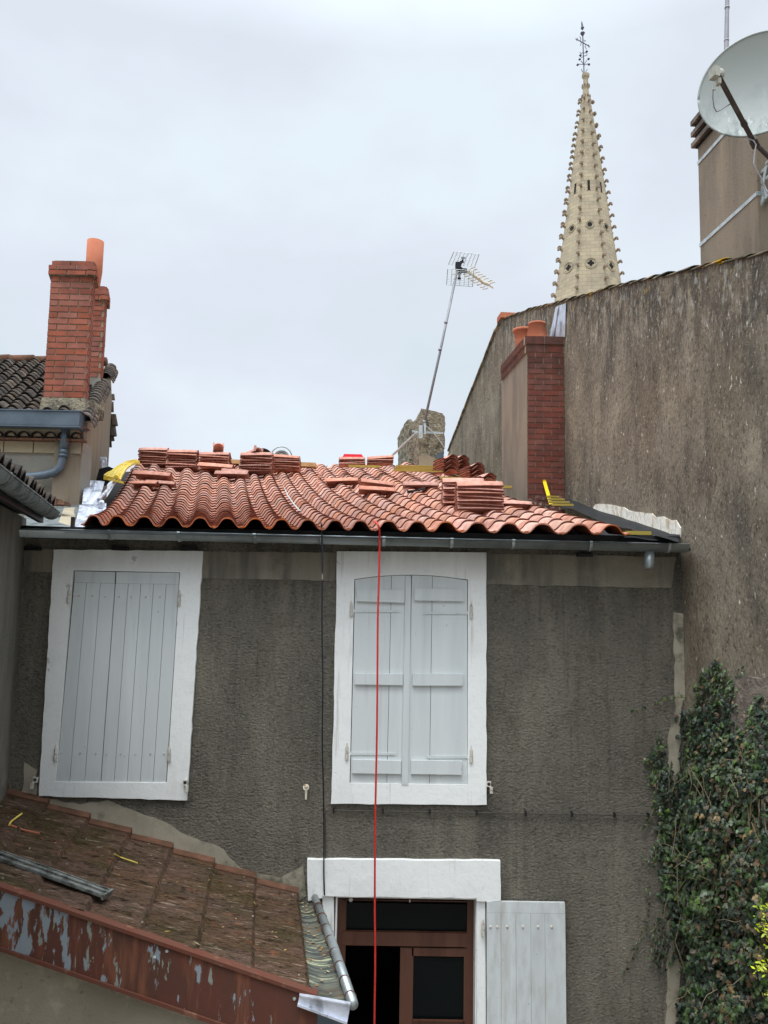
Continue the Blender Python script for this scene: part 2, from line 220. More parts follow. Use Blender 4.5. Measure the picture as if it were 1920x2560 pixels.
M['slate'] = mat('mossy_zinc', srgb(104, 106, 94), [(srgb(60, 64, 62), 'n', 7, (.3, 2.4, 1), .42, .56, .9), (srgb(176, 182, 146), 'n', 9, (.22, 3.2, 1), .57, .62, .9), (srgb(110, 84, 62), 'n', 6, U, .58, .68, .8)], [('n', 20, (.4, 3, 1), .5, .01)], .8)
def glass_mat():
    m = bpy.data.materials.new('window_glass'); m.use_nodes = True; b = m.node_tree.nodes['Principled BSDF']
    b.inputs['Base Color'].default_value = (.004, .006, .006, 1); b.inputs['Roughness'].default_value = .06; b.inputs['Specular IOR Level'].default_value = .07
    return m
M['glass'] = glass_mat()
# ------------------------------------------------------------------ mesh helpers
ORG = {}
class MB:
    def __init__(s): s.v = []; s.f = []; s.m = []
    def face(s, pts, m=0):
        i = len(s.v); s.v += [Vector(p) for p in pts]; s.f.append(tuple(range(i, i+len(pts)))); s.m.append(m)
    def add(s, vs, fs, m=0):
        i = len(s.v); s.v += [Vector(p) for p in vs]
        for f in fs: s.f.append(tuple(i+k for k in f)); s.m.append(m)
    def box(s, a, b, m=0):
        (x0, y0, z0), (x1, y1, z1) = a, b
        s.hexa([(x0, y0, z0), (x1, y0, z0), (x1, y1, z0), (x0, y1, z0)], [(x0, y0, z1), (x1, y0, z1), (x1, y1, z1), (x0, y1, z1)], m)
    def hexa(s, lo, hi, m=0):
        s.add(list(lo)+list(hi), [(3, 2, 1, 0), (4, 5, 6, 7), (0, 1, 5, 4), (1, 2, 6, 5), (2, 3, 7, 6), (3, 0, 4, 7)], m)
    def obox(s, c, ax, ay, az, m=0):           # centre and three half-axis vectors
        c = Vector(c); q = lambda i, j, k: c+ax*i+ay*j+az*k
        s.hexa([q(-1, -1, -1), q(1, -1, -1), q(1, 1, -1), q(-1, 1, -1)], [q(-1, -1, 1), q(1, -1, 1), q(1, 1, 1), q(-1, 1, 1)], m)
    def prism(s, front, off, m=0):             # closed polygon swept by an offset
        n = len(front); off = Vector(off); fr = [Vector(p) for p in front]; bk = [p+off for p in fr]
        s.add(fr+bk, [tuple(range(n)), tuple(range(2*n-1, n-1, -1))]+[(i, i+n, (i+1) % n+n, (i+1) % n) for i in range(n)], m)
    def tube(s, pts, r, n=8, m=0, cap=True):
        pts = [Vector(p) for p in pts]; rr = r if isinstance(r, (list, tuple)) else [r]*len(pts)
        T = (pts[1]-pts[0]).normalized(); a = T.orthogonal().normalized(); vs = []
        for i, p in enumerate(pts):
            t = (pts[min(i+1, len(pts)-1)]-pts[max(i-1, 0)]).normalized()
            a = (a-t*a.dot(t)).normalized(); b = t.cross(a)
            vs += [p+(a*math.cos(2*math.pi*k/n)+b*math.sin(2*math.pi*k/n))*rr[i] for k in range(n)]
        fs = [(i*n+k, i*n+(k+1) % n, (i+1)*n+(k+1) % n, (i+1)*n+k) for i in range(len(pts)-1) for k in range(n)]
        if cap: fs += [tuple(range(n-1, -1, -1)), tuple((len(pts)-1)*n+k for k in range(n))]
        s.add(vs, fs, m)
    def lathe(s, c, prof, n=24, m=0, axis=Vector((0, 0, 1))):
        c = Vector(c); a = axis.orthogonal().normalized(); b = axis.cross(a)
        vs = [c+axis*h+(a*math.cos(2*math.pi*k/n)+b*math.sin(2*math.pi*k/n))*r for r, h in prof for k in range(n)]
        fs = [(i*n+k, i*n+(k+1) % n, (i+1)*n+(k+1) % n, (i+1)*n+k) for i in range(len(prof)-1) for k in range(n)]
        fs += [tuple(range(n-1, -1, -1)), tuple((len(prof)-1)*n+k for k in range(n))]
        s.add(vs, fs, m)
    def grid(s, fn, nu, nv, m=0):
        vs = [fn(i/nu, j/nv) for j in range(nv+1) for i in range(nu+1)]
        fs = [(j*(nu+1)+i, j*(nu+1)+i+1, (j+1)*(nu+1)+i+1, (j+1)*(nu+1)+i) for j in range(nv) for i in range(nu)]
        s.add(vs, fs, m)
    def build(s, name, mats, parent=None, smooth=False, origin=None, **props):
        me = bpy.data.meshes.new(name); o = bpy.data.objects.new(name, me); col.objects.link(o)
        if parent is not None: org = ORG[parent.name]; o.parent = parent; loc = Vector((0, 0, 0))
        else:
            if origin is None:
                xs = [v.x for v in s.v]; ys = [v.y for v in s.v]; zs = [v.z for v in s.v]
                origin = Vector(((min(xs)+max(xs))/2, (min(ys)+max(ys))/2, min(zs)))
            org = Vector(origin); loc = org
        o.location = loc; ORG[o.name] = org
        me.from_pydata([tuple(v-org) for v in s.v], [], s.f)
        if not isinstance(mats, (list, tuple)): mats = [mats]
        for m in mats: me.materials.append(M[m] if isinstance(m, str) else m)
        if len(mats) > 1: me.polygons.foreach_set('material_index', s.m)
        if smooth:
            for p in me.polygons: p.use_smooth = True
        me.update()
        for k, v in props.items(): o[k] = v
        return o
def thing(name, label, cat, loc, group=None):
    o = bpy.data.objects.new(name, None); col.objects.link(o); o.location = loc; ORG[o.name] = Vector(loc); o.empty_display_size = .2
    o['label'] = label; o['category'] = cat
    if group: o['group'] = group
    return o
def tag(o, label, cat, group=None):
    o['label'] = label; o['category'] = cat
    if group: o['group'] = group
    return o
def poly_jit(pts, step, amp, seed=0):          # hand-cut edges: subdivide an outline and jitter it
    rd = random.Random(seed); out = []
    for i, p in enumerate(pts):
        q = pts[(i+1) % len(pts)]; L = math.hypot(q[0]-p[0], q[1]-p[1]); n = max(1, int(L/step))
        for k in range(n):
            t = k/n; j = amp if k else amp*.3
            out.append((p[0]+(q[0]-p[0])*t+rd.uniform(-j, j), p[1]+(q[1]-p[1])*t+rd.uniform(-j, j)))
    return out
def plateY(mb, pts, Y, thick, m=0):            # outline on a plane of constant depth, given its own thickness
    mb.prism([on(x, y, Y) for x, y in pts], (0, thick, 0), m)
def V3(*a): return Vector(a)
UP = Vector((0, 0, 1))
# ------------------------------------------------------------------ ground
g = MB(); g.face([(-400, -300, 0), (400, -300, 0), (400, 600, 0), (-400, 600, 0)]); g.build('ground', 'ground', kind='structure')
# ------------------------------------------------------------------ THE HOUSE
house = thing('house', 'dark grey roughcast house with white window surrounds and half relaid orange tile roof', 'house', (0, YF, 0))
X0 = on(46, 1700, YF).x; X1 = on(1706, 1700, YF).x
zt = on(960, 1372, YF).z
# door-window opening in the wall
ox0, ox1 = on(836, 2400, YF).x, on(1192, 2400, YF).x; oz1 = on(1010, 2243, YF).z; oz0 = oz1-2.1
wl = MB()
for a, b, c, d in ((X0-.3, ox0, 0, zt+.10), (ox1, X1+.2, 0, zt+.10), (ox0, ox1, oz1, zt+.10), (ox0, ox1, 0, oz0)):
    wl.box((a, YF, c), (b, YF+.35, d))
wl.build('wall', 'roughcast', house)
# lighter band of smoother render under the gutter
bd = MB()
bands = []
for pts in ([(50, 1372), (134, 1374), (131, 1431), (62, 1428)], [(506, 1378), (842, 1382), (841, 1452), (504, 1446)], [(1217, 1384), (1690, 1392), (1678, 1470), (1217, 1461)]):
    bd = MB(); plateY(bd, poly_jit(pts, 25, 1.2, 3), YF-.008, .006); bd.build('render_band', 'band', house)
pt = MB(); plateY(pt, poly_jit([(60, 1905), (92, 1925), (90, 1990), (200, 2012), (270, 2000), (345, 2030), (420, 2060), (470, 2090), (560, 2125), (600, 2170), (700, 2195), (760, 2160), (765, 2240), (740, 2260), (600, 2230), (430, 2180), (300, 2130), (160, 2060), (50, 2040)], 18, 3, 5), YF-.006, .004)
pt.build('render_patch', 'patch', house)
cs = MB(); plateY(cs, poly_jit([(1683, 1530), (1712, 1535), (1716, 1700), (1702, 1790), (1696, 1960), (1700, 2560), (1662, 2700), (1668, 2440), (1668, 1960), (1670, 1840), (1690, 1770), (1687, 1690)], 20, 3, 6), YF-.010, .007)
cs.build('mortar_strip', 'patch', house)
# ---- upper left window
def ring(mb, outer, inner, Y, thick, step=22, amp=1.3, seed=1):
    """white surround: four butted pieces round an opening"""
    rd = random.Random(seed)
    for k in range(4):
        a, b = outer[k], outer[(k+1) % 4]; c, d = inner[(k+1) % 4], inner[k]
        L = math.hypot(b[0]-a[0], b[1]-a[1]); n = max(2, int(L/step))
        ed = [(a[0]+(b[0]-a[0])*i/n+rd.uniform(-amp, amp)*(0 < i < n), a[1]+(b[1]-a[1])*i/n+rd.uniform(-amp, amp)*(0 < i < n)) for i in range(n+1)]
        plateY(mb, ed+[c, d], Y, thick)
s = MB(); ring(s, [(134, 1374), (507, 1378), (467, 2001), (97, 1990)], [(183, 1426), (450, 1431), (417, 1957), (139, 1955)], YF-.03, .029)
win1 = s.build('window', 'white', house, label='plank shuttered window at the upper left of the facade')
def leaf_poly(x0t, x1t, x0b, x1b, yt0, yt1, yb0, yb1): return [(x0t, yt0), (x1t, yt1), (x1b, yb1), (x0b, yb0)]
def planks(mb, TL, TR, BR, BL, cuts, Y, th, gap=.55, top=None):
    """vertical planks between cut fractions; top(f) may raise the head for an arch"""
    L = lambda a, b, t: (a[0]+(b[0]-a[0])*t, a[1]+(b[1]-a[1])*t)
    W = TR[0]-TL[0]
    for a, b in zip(cuts[:-1], cuts[1:]):
        a2, b2 = a+gap/W*(a > 0), b-gap/W*(b < 1)
        tp = [L(TL, TR, a2+(b2-a2)*k/4) for k in range(5)]
        if top: tp = [(x, top(x)) for x, y in tp]
        plateY(mb, tp+[L(BL, BR, b2), L(BL, BR, a2)], Y, th)
bk = MB(); plateY(bk, [(184, 1428), (449, 1432), (416, 1957), (140, 1956)], YF-.004, .003); bk.build('dark_backing', 'dark', win1)  # flat dark plate painting the shade seen through the plank gaps
s = MB(); planks(s, (186, 1456), (287, 1459), (251, 1956), (141, 1955), (0, .3, .64, 1), YF-.020, .012); plateY(s, [(187, 1428), (288, 1430), (286.5, 1458.6), (186.2, 1455.6)], YF-.020, .012)
sh1 = s.build('shutter', 'shutter', win1)
s = MB(); planks(s, (289, 1459), (447, 1461), (415, 1957), (253, 1956), (0, .2, .4, .6, .8, 1), YF-.020, .012); plateY(s, [(291, 1430), (448, 1432), (447, 1460.6), (289.6, 1458.6)], YF-.020, .012)
sh2 = s.build('shutter', 'shutter', win1)
s = MB()
for x, y in [(185, 1490), (197, 1490), (230, 1490), (262, 1492), (297, 1492), (328, 1493), (364, 1493), (400, 1493), (153, 1882), (200, 1883), (239, 1884), (266, 1885), (301, 1885), (338, 1885), (376, 1884), (410, 1884)]:
    s = MB(); s.lathe(on(x, y, YF-.021), [(.009, 0), (.006, .006)], 8, axis=V3(0, -1, 0)); s.build('bolt', 'hinge', win1)
def hinge(parent, x, y, L=0, Y=YF-.034):
    """pin hinge at pixel; L = strap length in pixels (sign = direction)"""
    mb = MB(); p = on(x, y, Y); mb.tube([p+V3(0, 0, -.055), p+V3(0, 0, .0)], .016, 10); mb.tube([p+V3(0, 0, .004), p+V3(0, 0, .05)], .014, 10)
    mb.tube([p+V3(0, 0, .05), p+V3(0, 0, .085)], [.011, .003], 8)
    mb.tube([p+V3(0, .03, -.03), p+V3(0, -.004, -.03)], .012, 8)
    if L:
        d = 1 if L > 0 else -1
        plateY(mb, [(x+d*3, y-2), (x+L, y), (x+L, y+6), (x+d*3, y+6)], YF-.027, .006, 1)
        for k in range(3): mb.lathe(on(x+L*(.3+.3*k), y+2.5, YF-.027), [(.006, 0), (.004, .004)], 8, axis=V3(0, -1, 0), m=1)
    return mb.build('hinge', ['hinge', 'shutter'], parent)
for x, y in ((172, 1492), (448, 1498), (139, 1886), (423, 1886)): hinge(win1, x, y)
# ---- upper right window with arched ledged shutters
s = MB()
xi0, xi1, xb0, xb1 = 886, 1170, 874, 1169
arch = lambda x: 1449 - 12*(1-((x-1028)/142)**2) + (x-1028)*.006
out_ = [(842, 1378), (1216, 1381), (1217, 2012), (827, 2010)]
rd = random.Random(4)
j = lambda: rd.uniform(-1.2, 1.2)
plateY(s, [(842, 1378), (1216, 1381), (1216, 1440), (xi1, 1449)]+[(xi1-(xi1-xi0)*k/12, arch(xi1-(xi1-xi0)*k/12)) for k in range(1, 12)]+[(xi0, 1448), (841, 1440)], YF-.03, .029)
plateY(s, [(841, 1440), (xi0, 1448), (xb0, 1958), (827, 2010)][:3]+[(827, 2010)]+[(829+13*k/20*.95+j(), 2010-570*k/20) for k in range(1, 20)], YF-.03, .029)
plateY(s, [(1216, 1440)]+[(1216+j(), 1440+572*k/20) for k in range(1, 20)]+[(1217, 2012), (xb1, 1962), (xi1, 1449)], YF-.03, .029)
plateY(s, [(xb0, 1958), (xb1, 1962), (1217, 2012)]+[(1217-390*k/12, 2012-.17*k+j()) for k in range(1, 12)]+[(827, 2010)], YF-.03, .029)
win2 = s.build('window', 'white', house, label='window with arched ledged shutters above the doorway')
bk = MB(); plateY(bk, [(887, 1450), (1169, 1451), (1168, 1961), (875, 1957)], YF-.004, .003); bk.build('dark_backing', 'dark', win2)  # dark plate again in place of real shade behind the planks
s = MB(); planks(s, (888, 1449), (1028, 1440), (1016, 1960), (876, 1957), (0, .65, 1), YF-.020, .012, top=lambda x: arch(x)+1.5)
shl = s.build('shutter', 'shutter', win2)
s = MB(); planks(s, (1030, 1440), (1168, 1450), (1168, 1961), (1018, 1960), (0, .37, 1), YF-.020, .012, top=lambda x: arch(x)+1.5)
shr = s.build('shutter', 'shutter', win2)
def ledge(par, pts, Y=YF-.045, th=.024):
    mb = MB(); plateY(mb, pts, Y, th); o = mb.build('ledge_board', 'shutter', par)
    return o
ledge(shl, [(892, 1473), (1012, 1474), (1011, 1507), (891, 1503)]); ledge(shl, [(886, 1684), (1007, 1685), (1007, 1713), (887, 1711)]); ledge(shl, [(881, 1899), (1003, 1902), (1003, 1935), (880, 1933)])
ledge(shr, [(1036, 1470), (1160, 1473), (1159, 1503), (1036, 1501)]); ledge(shr, [(1032, 1684), (1158, 1685), (1156, 1714), (1031, 1714)]); ledge(shr, [(1028, 1901), (1155, 1903), (1154, 1937), (1027, 1935)])
mb = MB(); plateY(mb, [(1014, 1442), (1028, 1440), (1020, 1962), (1004, 1962)], YF-.036, .015); mb.build('cover_strip', 'shutter', win2)
hinge(win2, 878, 1525, 120); hinge(win2, 1178, 1530, -120); hinge(win2, 867, 1882, 122); hinge(win2, 1178, 1890, -112)
# ---- doorway window below
s = MB()
plateY(s, poly_jit([(768, 2149), (1251, 2153), (1252, 2252), (1215, 2254), (1192, 2253), (1191, 2246), (834, 2241), (806, 2240), (806, 2245), (770, 2252)], 30, 1, 9), YF-.05, .049)
plateY(s, [(806, 2240), (834, 2241), (842, 2760), (812, 2760)], YF-.02, .019)
plateY(s, [(1192, 2246), (1213, 2246), (1216, 2760), (1192, 2760)], YF-.02, .019)
win3 = s.build('window', 'white', house, label='brown framed window with its left leaf open, below the arched shutters')
rm = MB()
rm.face([(ox0, YF+.35, oz0), (ox0, YF+3, oz0), (ox0, YF+3, oz1), (ox0, YF+.35, oz1)]); rm.face([(ox1, YF+.35, oz0), (ox1, YF+3, oz0), (ox1, YF+3, oz1), (ox1, YF+.35, oz1)])
rm.face([(ox0, YF+3, oz0), (ox1, YF+3, oz0), (ox1, YF+3, oz1), (ox0, YF+3, oz1)]); rm.face([(ox0, YF+.35, oz1), (ox1, YF+.35, oz1), (ox1, YF+3, oz1), (ox0, YF+3, oz1)]); rm.face([(ox0, YF+.35, oz0), (ox1, YF+.35, oz0), (ox1, YF+3, oz0), (ox0, YF+3, oz0)])
rm.build('room', 'dark', win3)
Yw = YF+.14
rv = MB(); t_ = .012                            # painted reveals
rv.box((ox0, YF+.001, oz0), (ox0+t_, Yw, oz1-t_)); rv.box((ox1-t_, YF+.001, oz0), (ox1, Yw, oz1-t_)); rv.box((ox0, YF+.001, oz1-t_), (ox1, Yw, oz1))
rv.build('reveal', 'white', win3)
def fr(mb, a, b, c, d, Y=Yw, th=.06, m=0):       # box from px box on depth
    p, q = on(a, b, Y), on(c, d, Y); mb.box((min(p.x, q.x), Y, min(p.z, q.z)), (max(p.x, q.x), Y+th, max(p.z, q.z)), m)
s = MB(); fr(s, 838, 2246, 856, 2700); fr(s, 1168, 2250, 1190, 2700); fr(s, 856, 2248, 1168, 2256); fr(s, 856, 2329, 1168, 2368, Yw-.01, .08)
s.build('frame', 'brown_wood', win3)
s = MB(); fr(s, 856, 2256, 1168, 2330, Yw+.03, .006); s.build('pane', 'glass', win3)
s = MB(); fr(s, 1001, 2369, 1030, 2640, Yw+.005, .05); fr(s, 1160, 2369, 1168, 2640, Yw+.005, .05); fr(s, 1030, 2369, 1160, 2392, Yw+.005, .05); fr(s, 1030, 2551, 1160, 2640, Yw+.005, .05); fr(s, 1033, 2550, 1158, 2555, Yw-.005, .008)
s.build('casement', 'brown_wood', win3)
s = MB(); fr(s, 1030, 2392, 1160, 2551, Yw+.03, .006); s.build('pane', 'glass', win3)
s = MB(); s.box(tuple(on(1023, 2256, YF+.02)), tuple(on(1026, 2246, YF+.03))); s.build('latch_stud', 'hinge', win3)
s = MB(); s.lathe(on(877, 2249, YF+.02), [(.002, -.012), (.016, -.010), (.018, 0), (.016, .01), (.002, .012)], 12, axis=V3(0, -1, 0)); s.build('latch_stud', 'hinge', win3)
# open plank shutter folded back on the wall
s = MB(); Ys = YF-.055
planks(s, (1217, 2282), (1413, 2284), (1418, 2760), (1218, 2760), (0, .18, .37, .56, .74, 1), Ys, .028, gap=.3)
plateY(s, [(1217, 2254), (1412, 2257), (1413, 2283.5), (1217, 2281.5)], Ys, .028)
sh = s.build('shutter', 'shutter', win3)
s = MB()
for x in (1226, 1243, 1268, 1307, 1345, 1379):
    s = MB(); s.lathe(on(x, 2317, Ys), [(.013, 0), (.012, .004), (.006, .009)], 10, axis=V3(0, -1, 0)); s.build('bolt', 'hinge', sh)
hinge(win3, 1208, 2325, 0, YF-.05)
# shutter dogs
def dog(x, y, label=None, flip=False, rust=False):
    mb = MB(); p = on(x, y, YF-.05)
    if rust:
        mb.tube([on(x, y, YF-.02), on(x, y, YF-.028)], .028, 12); mb.hexa([p+V3(-.008, .02, -.11), p+V3(.008, .02, -.11), p+V3(.008, .03, -.11), p+V3(-.008, .03, -.11)], [p+V3(-.012, .02, 0), p+V3(.012, .02, 0), p+V3(.012, .03, 0), p+V3(-.012, .03, 0)])
        mb.lathe(p+V3(0, .03, 0), [(.018, 0), (.016, .015), (.005, .02)], 10, axis=V3(0, -1, 0))
    else:
        mb.tube([p+V3(0, .05, .02), p+V3(0, -.01, .02)], .014, 10); mb.obox(p+V3(0, 0, .02), V3(.018, 0, 0), V3(0, .01, 0), V3(0, 0, .022)); mb.obox(p+V3((-.02 if flip else .02), -.01, -.03), V3(.012, 0, 0), V3(0, .012, 0), V3(0, 0, .026)); mb.tube([p+V3(0, 0, .01), p+V3((-.02 if flip else .02), -.01, -.02)], .008, 8)
    return mb.build('shutter_dog', 'rustdog' if rust else 'hinge', house)
dog(88, 1955, flip=True); dog(463, 1962); dog(765, 1968, rust=True); dog(1222, 1966)
# horizontal cable with clips
s = MB(); c0 = [(812, 2050), (813, 2034), (818, 2027), (832, 2026)]+[(832+i*40, 2026+i*.62+(i % 2)*.6) for i in range(1, 21)]
s.tube([on(x, y, YF-.02) for x, y in c0], .0055, 6)
s.tube([on(814, 2048+i*20, YF-.018) for i in range(0, 6)], .005, 6)
cab = s.build('wall_cable', 'greycable', house)
for x in (834, 957, 1074, 1192, 1314, 1430, 1536, 1620):
    k = MB(); k.obox(on(x, 2026+(x-832)*.0155, YF-.022), V3(.007, 0, 0), V3(0, .02, 0), V3(0, 0, .018)); k.build('cable_clip', 'blacktool', cab)
# ---- gutter along the eave
GY = 6.74; rg = .068
ga, gb = on(38, 1322, GY-rg), on(1724, 1361, GY-rg)
ga.y = gb.y = GY
gu = gb-ga; gu.normalize()
s = MB()
def half(s_, A, B, r, th=.004, n=14, m=0, side=V3(0, 1, 0)):
    d = (B-A).normalized(); sd = (side-d*side.dot(d)).normalized(); u = -d.cross(sd)
    if u.z < 0: u = -u
    vs = []; fs = []
    for P in (A, B):
        for rr in (r, r-th):
            for k in range(n+1):
                a = math.pi+math.pi*k/n; vs.append(P+sd*math.cos(a)*rr+u*math.sin(a)*rr)
    N1 = n+1
    for k in range(n):
        fs += [(k, k+1, 2*N1+k+1, 2*N1+k), (N1+k+1, N1+k, 3*N1+k, 3*N1+k+1)]
    for e_ in (0, 2*N1): fs += [(e_+k, e_+k+1, e_+N1+k+1, e_+N1+k) for k in range(n)]
    fs += [(0, 2*N1, 3*N1, N1), (n, N1+n, 3*N1+n, 2*N1+n)]
    s_.add(vs, fs, m)
half(s, ga, gb, rg)
s.tube([ga+V3(0, -rg, 0), gb+V3(0, -rg, 0)], .008, 8)
# end stops
for P, d in ((ga, gu), (gb, -gu)):
    n = 14; fan = [P+V3(0, 1, 0)*math.cos(math.pi+math.pi*k/n)*rg*.99+V3(0, 0, 1)*math.sin(math.pi+math.pi*k/n)*rg*.99 for k in range(n+1)]
    s.prism(fan, d*.004)
gut = s.build('gutter', 'zinc', house, smooth=True)
for x in (272, 446, 636, 804, 960, 1130, 1284, 1478, 1674):
    q = on(x, 1340, GY-rg); t = (q.x-ga.x)/(gb.x-ga.x); P = ga+(gb-ga)*t
    k = MB(); pr = [P+V3(0, 1, 0)*math.cos(math.pi+math.pi*i/12)*(rg+.004)+V3(0, 0, 1)*math.sin(math.pi+math.pi*i/12)*(rg+.004) for i in range(13)]
    for a, b in zip(pr[:-1], pr[1:]):
        c_ = (a+b)/2; k.obox(c_, gu*.013, (b-a)*.52, (c_-P).normalized()*.003)
    k.tube([P+V3(-.013, -rg-.002, 0), P+V3(.013, -rg-.002, 0)], .011, 8)
    k.build('gutter_bracket', 'zinc', gut)
q = on(1623, 1400, GY); k = MB(); k.lathe(V3(q.x, GY, on(1623, 1421, GY).z), [(.046, 0), (.046, .05), (.044, .15)], 20); k.build('outlet_pipe', 'zinc', gut, smooth=True)
for x in (60, 280, 452, 1445):
    k = MB(); fr(k, x, 1366 if x < 1000 else 1384, x+38, 1376 if x < 1000 else 1392, YF-.06, .05); k.build('rafter_tail', 'blacktool', house)
# ---- roof surface: eave line and ridge line as 3-D curves, tile columns between
ecx = [232, 291, 360, 430, 500, 567, 639, 704, 770, 839, 901, 971, 1043, 1114, 1194, 1272, 1357, 1450, 1530]
rk = [(227, 345), (291, 386), (430, 470), (567, 560), (704, 628), (839, 695), (971, 762), (1043, 800), (1194, 880), (1357, 965), (1450, 1018), (1530, 1062), (1600, 1100)]
lerp = lambda x, T: next((b0+(x-a0)*(b1-b0)/(a1-a0) for (a0, b0), (a1, b1) in zip(T[:-1], T[1:]) if x <= a1), T[-1][1])
YE = 6.62
def eave_pt(px): return on(px, 1318+(px-291)*.0185+2, YE)
def ridge_pt(px):
    rx = lerp(px, rk) if px >= 227 else 345-(227-px)*.62
    return on(rx, 1172-(px > 1200)*min(1, (px-1200)/300)*6, 12.8+max(0, (px-250))*.0022)
def colx(t):
    i = int(math.floor(t)); i = max(0, min(len(ecx)-2, i)); return ecx[i]+(ecx[i+1]-ecx[i])*(t-i)
def rs(t, q):                                  # roof surface, q 0..1 from eave to ridge
    px = colx(t); a, b = eave_pt(px), ridge_pt(px); p = a+(b-a)*q
    sag = .16 if px < 700 else .16-.06*min(1, (px-700)/600)
    p.z -= sag*4*q*(1-q)*(1.25-.5*q)
    return p
def rnorm(t, q):
    a = rs(t+.05, q)-rs(t-.05, q); b = rs(t, q+.01)-rs(t, q-.01); return a.cross(b).normalized()
def s_tiles(surf, norm, ncol, cols, rows_len, expo, amp, mats, name, parent, t0=0, jit=.004, thick=.013, lift=.022, prof=None, qmax=None, seed=2, nu=14, eave_under=True):
    """overlapping S-profile tiles laid on surf(t,q); column i spans t in [i-.5, i+.5]"""
    rd = random.Random(seed); mb = MB()
    prof = prof or (lambda u: .5+.5*math.tanh(1.25*math.cos(2*math.pi*u)+.15)/math.tanh(1.4))
    for i in cols:
        L = rows_len(i); nr = max(1, int(L/expo)); qm = 1 if not qmax else qmax(i)
        for r in range(nr):
            q0 = r/nr; q1 = min(1.02, (r+1.28)/nr)
            if q0 > qm: break
            nrm = norm(i, q0); jx = rd.uniform(-jit, jit)*2; jz = rd.uniform(0, jit); tl = rd.uniform(-jit, jit)
            rows = []
            for kk, q in enumerate((q0+rd.uniform(-.02, .02)/nr, q1)):
                for side in (0, 1):            # 0 top, 1 underside
                    vs = []
                    for a in range(nu+1):
                        u = -.52+1.10*a/nu
                        z = prof(u)*amp + (lift if kk == 0 else .0) + jz + tl*u + (.010 if u > .46 else 0) - side*thick
                        vs.append(surf(i+u+jx, q)+nrm*z)
                    rows.append(vs)
            top0, bot0, top1, bot1 = rows
            vs = top0+top1; n = nu+1
            fs = [(a, a+1, n+a+1, n+a) for a in range(nu)]
            # one island: add bottom edge verts
            vs2 = vs+bot0+(bot1 if r == 0 else [])
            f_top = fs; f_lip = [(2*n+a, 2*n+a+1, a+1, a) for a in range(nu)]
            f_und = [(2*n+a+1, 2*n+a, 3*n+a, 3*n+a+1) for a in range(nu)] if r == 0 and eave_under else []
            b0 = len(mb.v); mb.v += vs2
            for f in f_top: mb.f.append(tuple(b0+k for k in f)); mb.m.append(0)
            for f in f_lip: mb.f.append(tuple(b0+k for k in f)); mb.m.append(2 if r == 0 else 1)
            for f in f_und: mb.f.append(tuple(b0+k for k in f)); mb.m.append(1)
    o = mb.build(name, mats, parent)
    for p in o.data.polygons: p.use_smooth = (p.material_index == 0)
    return o
def rlen(i): return (rs(i, 1)-rs(i, 0)).length
s_tiles(rs, rnorm, 0, range(0, len(ecx)), rlen, .27, .088, ['tile', 'tile_lip_shade', 'tile_edge'], 'roof_tiles', house)
# underlay, eave closure, back slope
s = MB()
for i in range(40):
    t0, t1 = -1.2+i*(len(ecx)+1.6)/40, -1.2+(i+1)*(len(ecx)+1.6)/40
    for k in range(6):
        q0, q1 = k/6, (k+1)/6
        s.face([rs(t0, q0)-V3(0, 0, .05), rs(t1, q0)-V3(0, 0, .05), rs(t1, q1)-V3(0, 0, .05), rs(t0, q1)-V3(0, 0, .05)])
rA, rB = ridge_pt(160), ridge_pt(1640)
s.face([rA-V3(0, 0, .05), rB-V3(0, 0, .05), rB+V3(0, 5, -2), rA+V3(0, 5, -2)])
s.build('underlay', 'black', house)
s = MB(); eL, eR = on(262, 1314, 6.76), on(1700, 1338, 6.76)
s.hexa([eL+V3(0, 0, -.09), eR+V3(0, 0, -.09), eR+V3(0, .03, -.09), eL+V3(0, .03, -.09)], [eL+V3(0, 0, -.015), eR+V3(0, 0, -.01), eR+V3(0, .03, -.01), eL+V3(0, .03, -.015)])
s.hexa([V3(X0, 6.75, zt+.10), V3(X1, 6.75, zt+.02), V3(X1, YF+.3, zt+.02), V3(X0, YF+.3, zt+.10)], [V3(X0, 6.75, zt+.13), V3(X1, 6.75, zt+.05), V3(X1, YF+.3, zt+.05), V3(X0, YF+.3, zt+.13)])
s.build('eave_board', 'black', house)
# pixel -> point on the roof
_g = []
for a in range(-10, 10*len(ecx)+20):
    for b in range(0, 81):
        p = rs(a/10, b/80); x, y = proj(p); _g.append((x, y, a/10, b/80))
_ga = np.array(_g)
def roof_at(px, py, h=.06):
    d = (_ga[:, 0]-px)**2+((_ga[:, 1]-py)*2)**2; k = int(np.argmin(d)); t, q = _ga[k, 2], _ga[k, 3]
    return rs(t, q)+rnorm(t, q)*h, t, q
# battens showing where tiles are missing
WD = dirvp(795); WP = on(1706, 1500, YF); WN = V3(WD.y, -WD.x, 0)    # gable wall plane (normal towards +x)
def wallp(px, py, off=0): return onplane(px, py, WP-WN*off, WN)       # off > 0 stands proud of the wall
def wallx(Y): return WP.x+(Y-WP.y)*WD.x/WD.y
s = MB()
for y, xa, xb, Y_ in ((1243, 1400, 1398, 9.6), (1250, 1402, 1412, 9.2), (1257, 1404, 1424, 8.85), (1264, 1412, 1434, 8.5)):
    a_, b_ = on(xa-30, y, Y_), on(xb, y+1, Y_); s.hexa([a_, b_, b_+V3(0, .05, 0), a_+V3(0, .05, 0)], [a_+UP*.024, b_+UP*.024, b_+V3(0, .05, .024), a_+V3(0, .05, .024)]); s.build('batten', 'yellow', house); s = MB()
for k in range(5):
    s = MB(); A = on(1045, 1178-k*3.2, 12.0+k*.45); s.obox(A+V3(0, 0, 0), V3(.40, 0, 0), V3(0, .03, 0), V3(0, 0, .007)); s.build('batten', 'yellow', house)
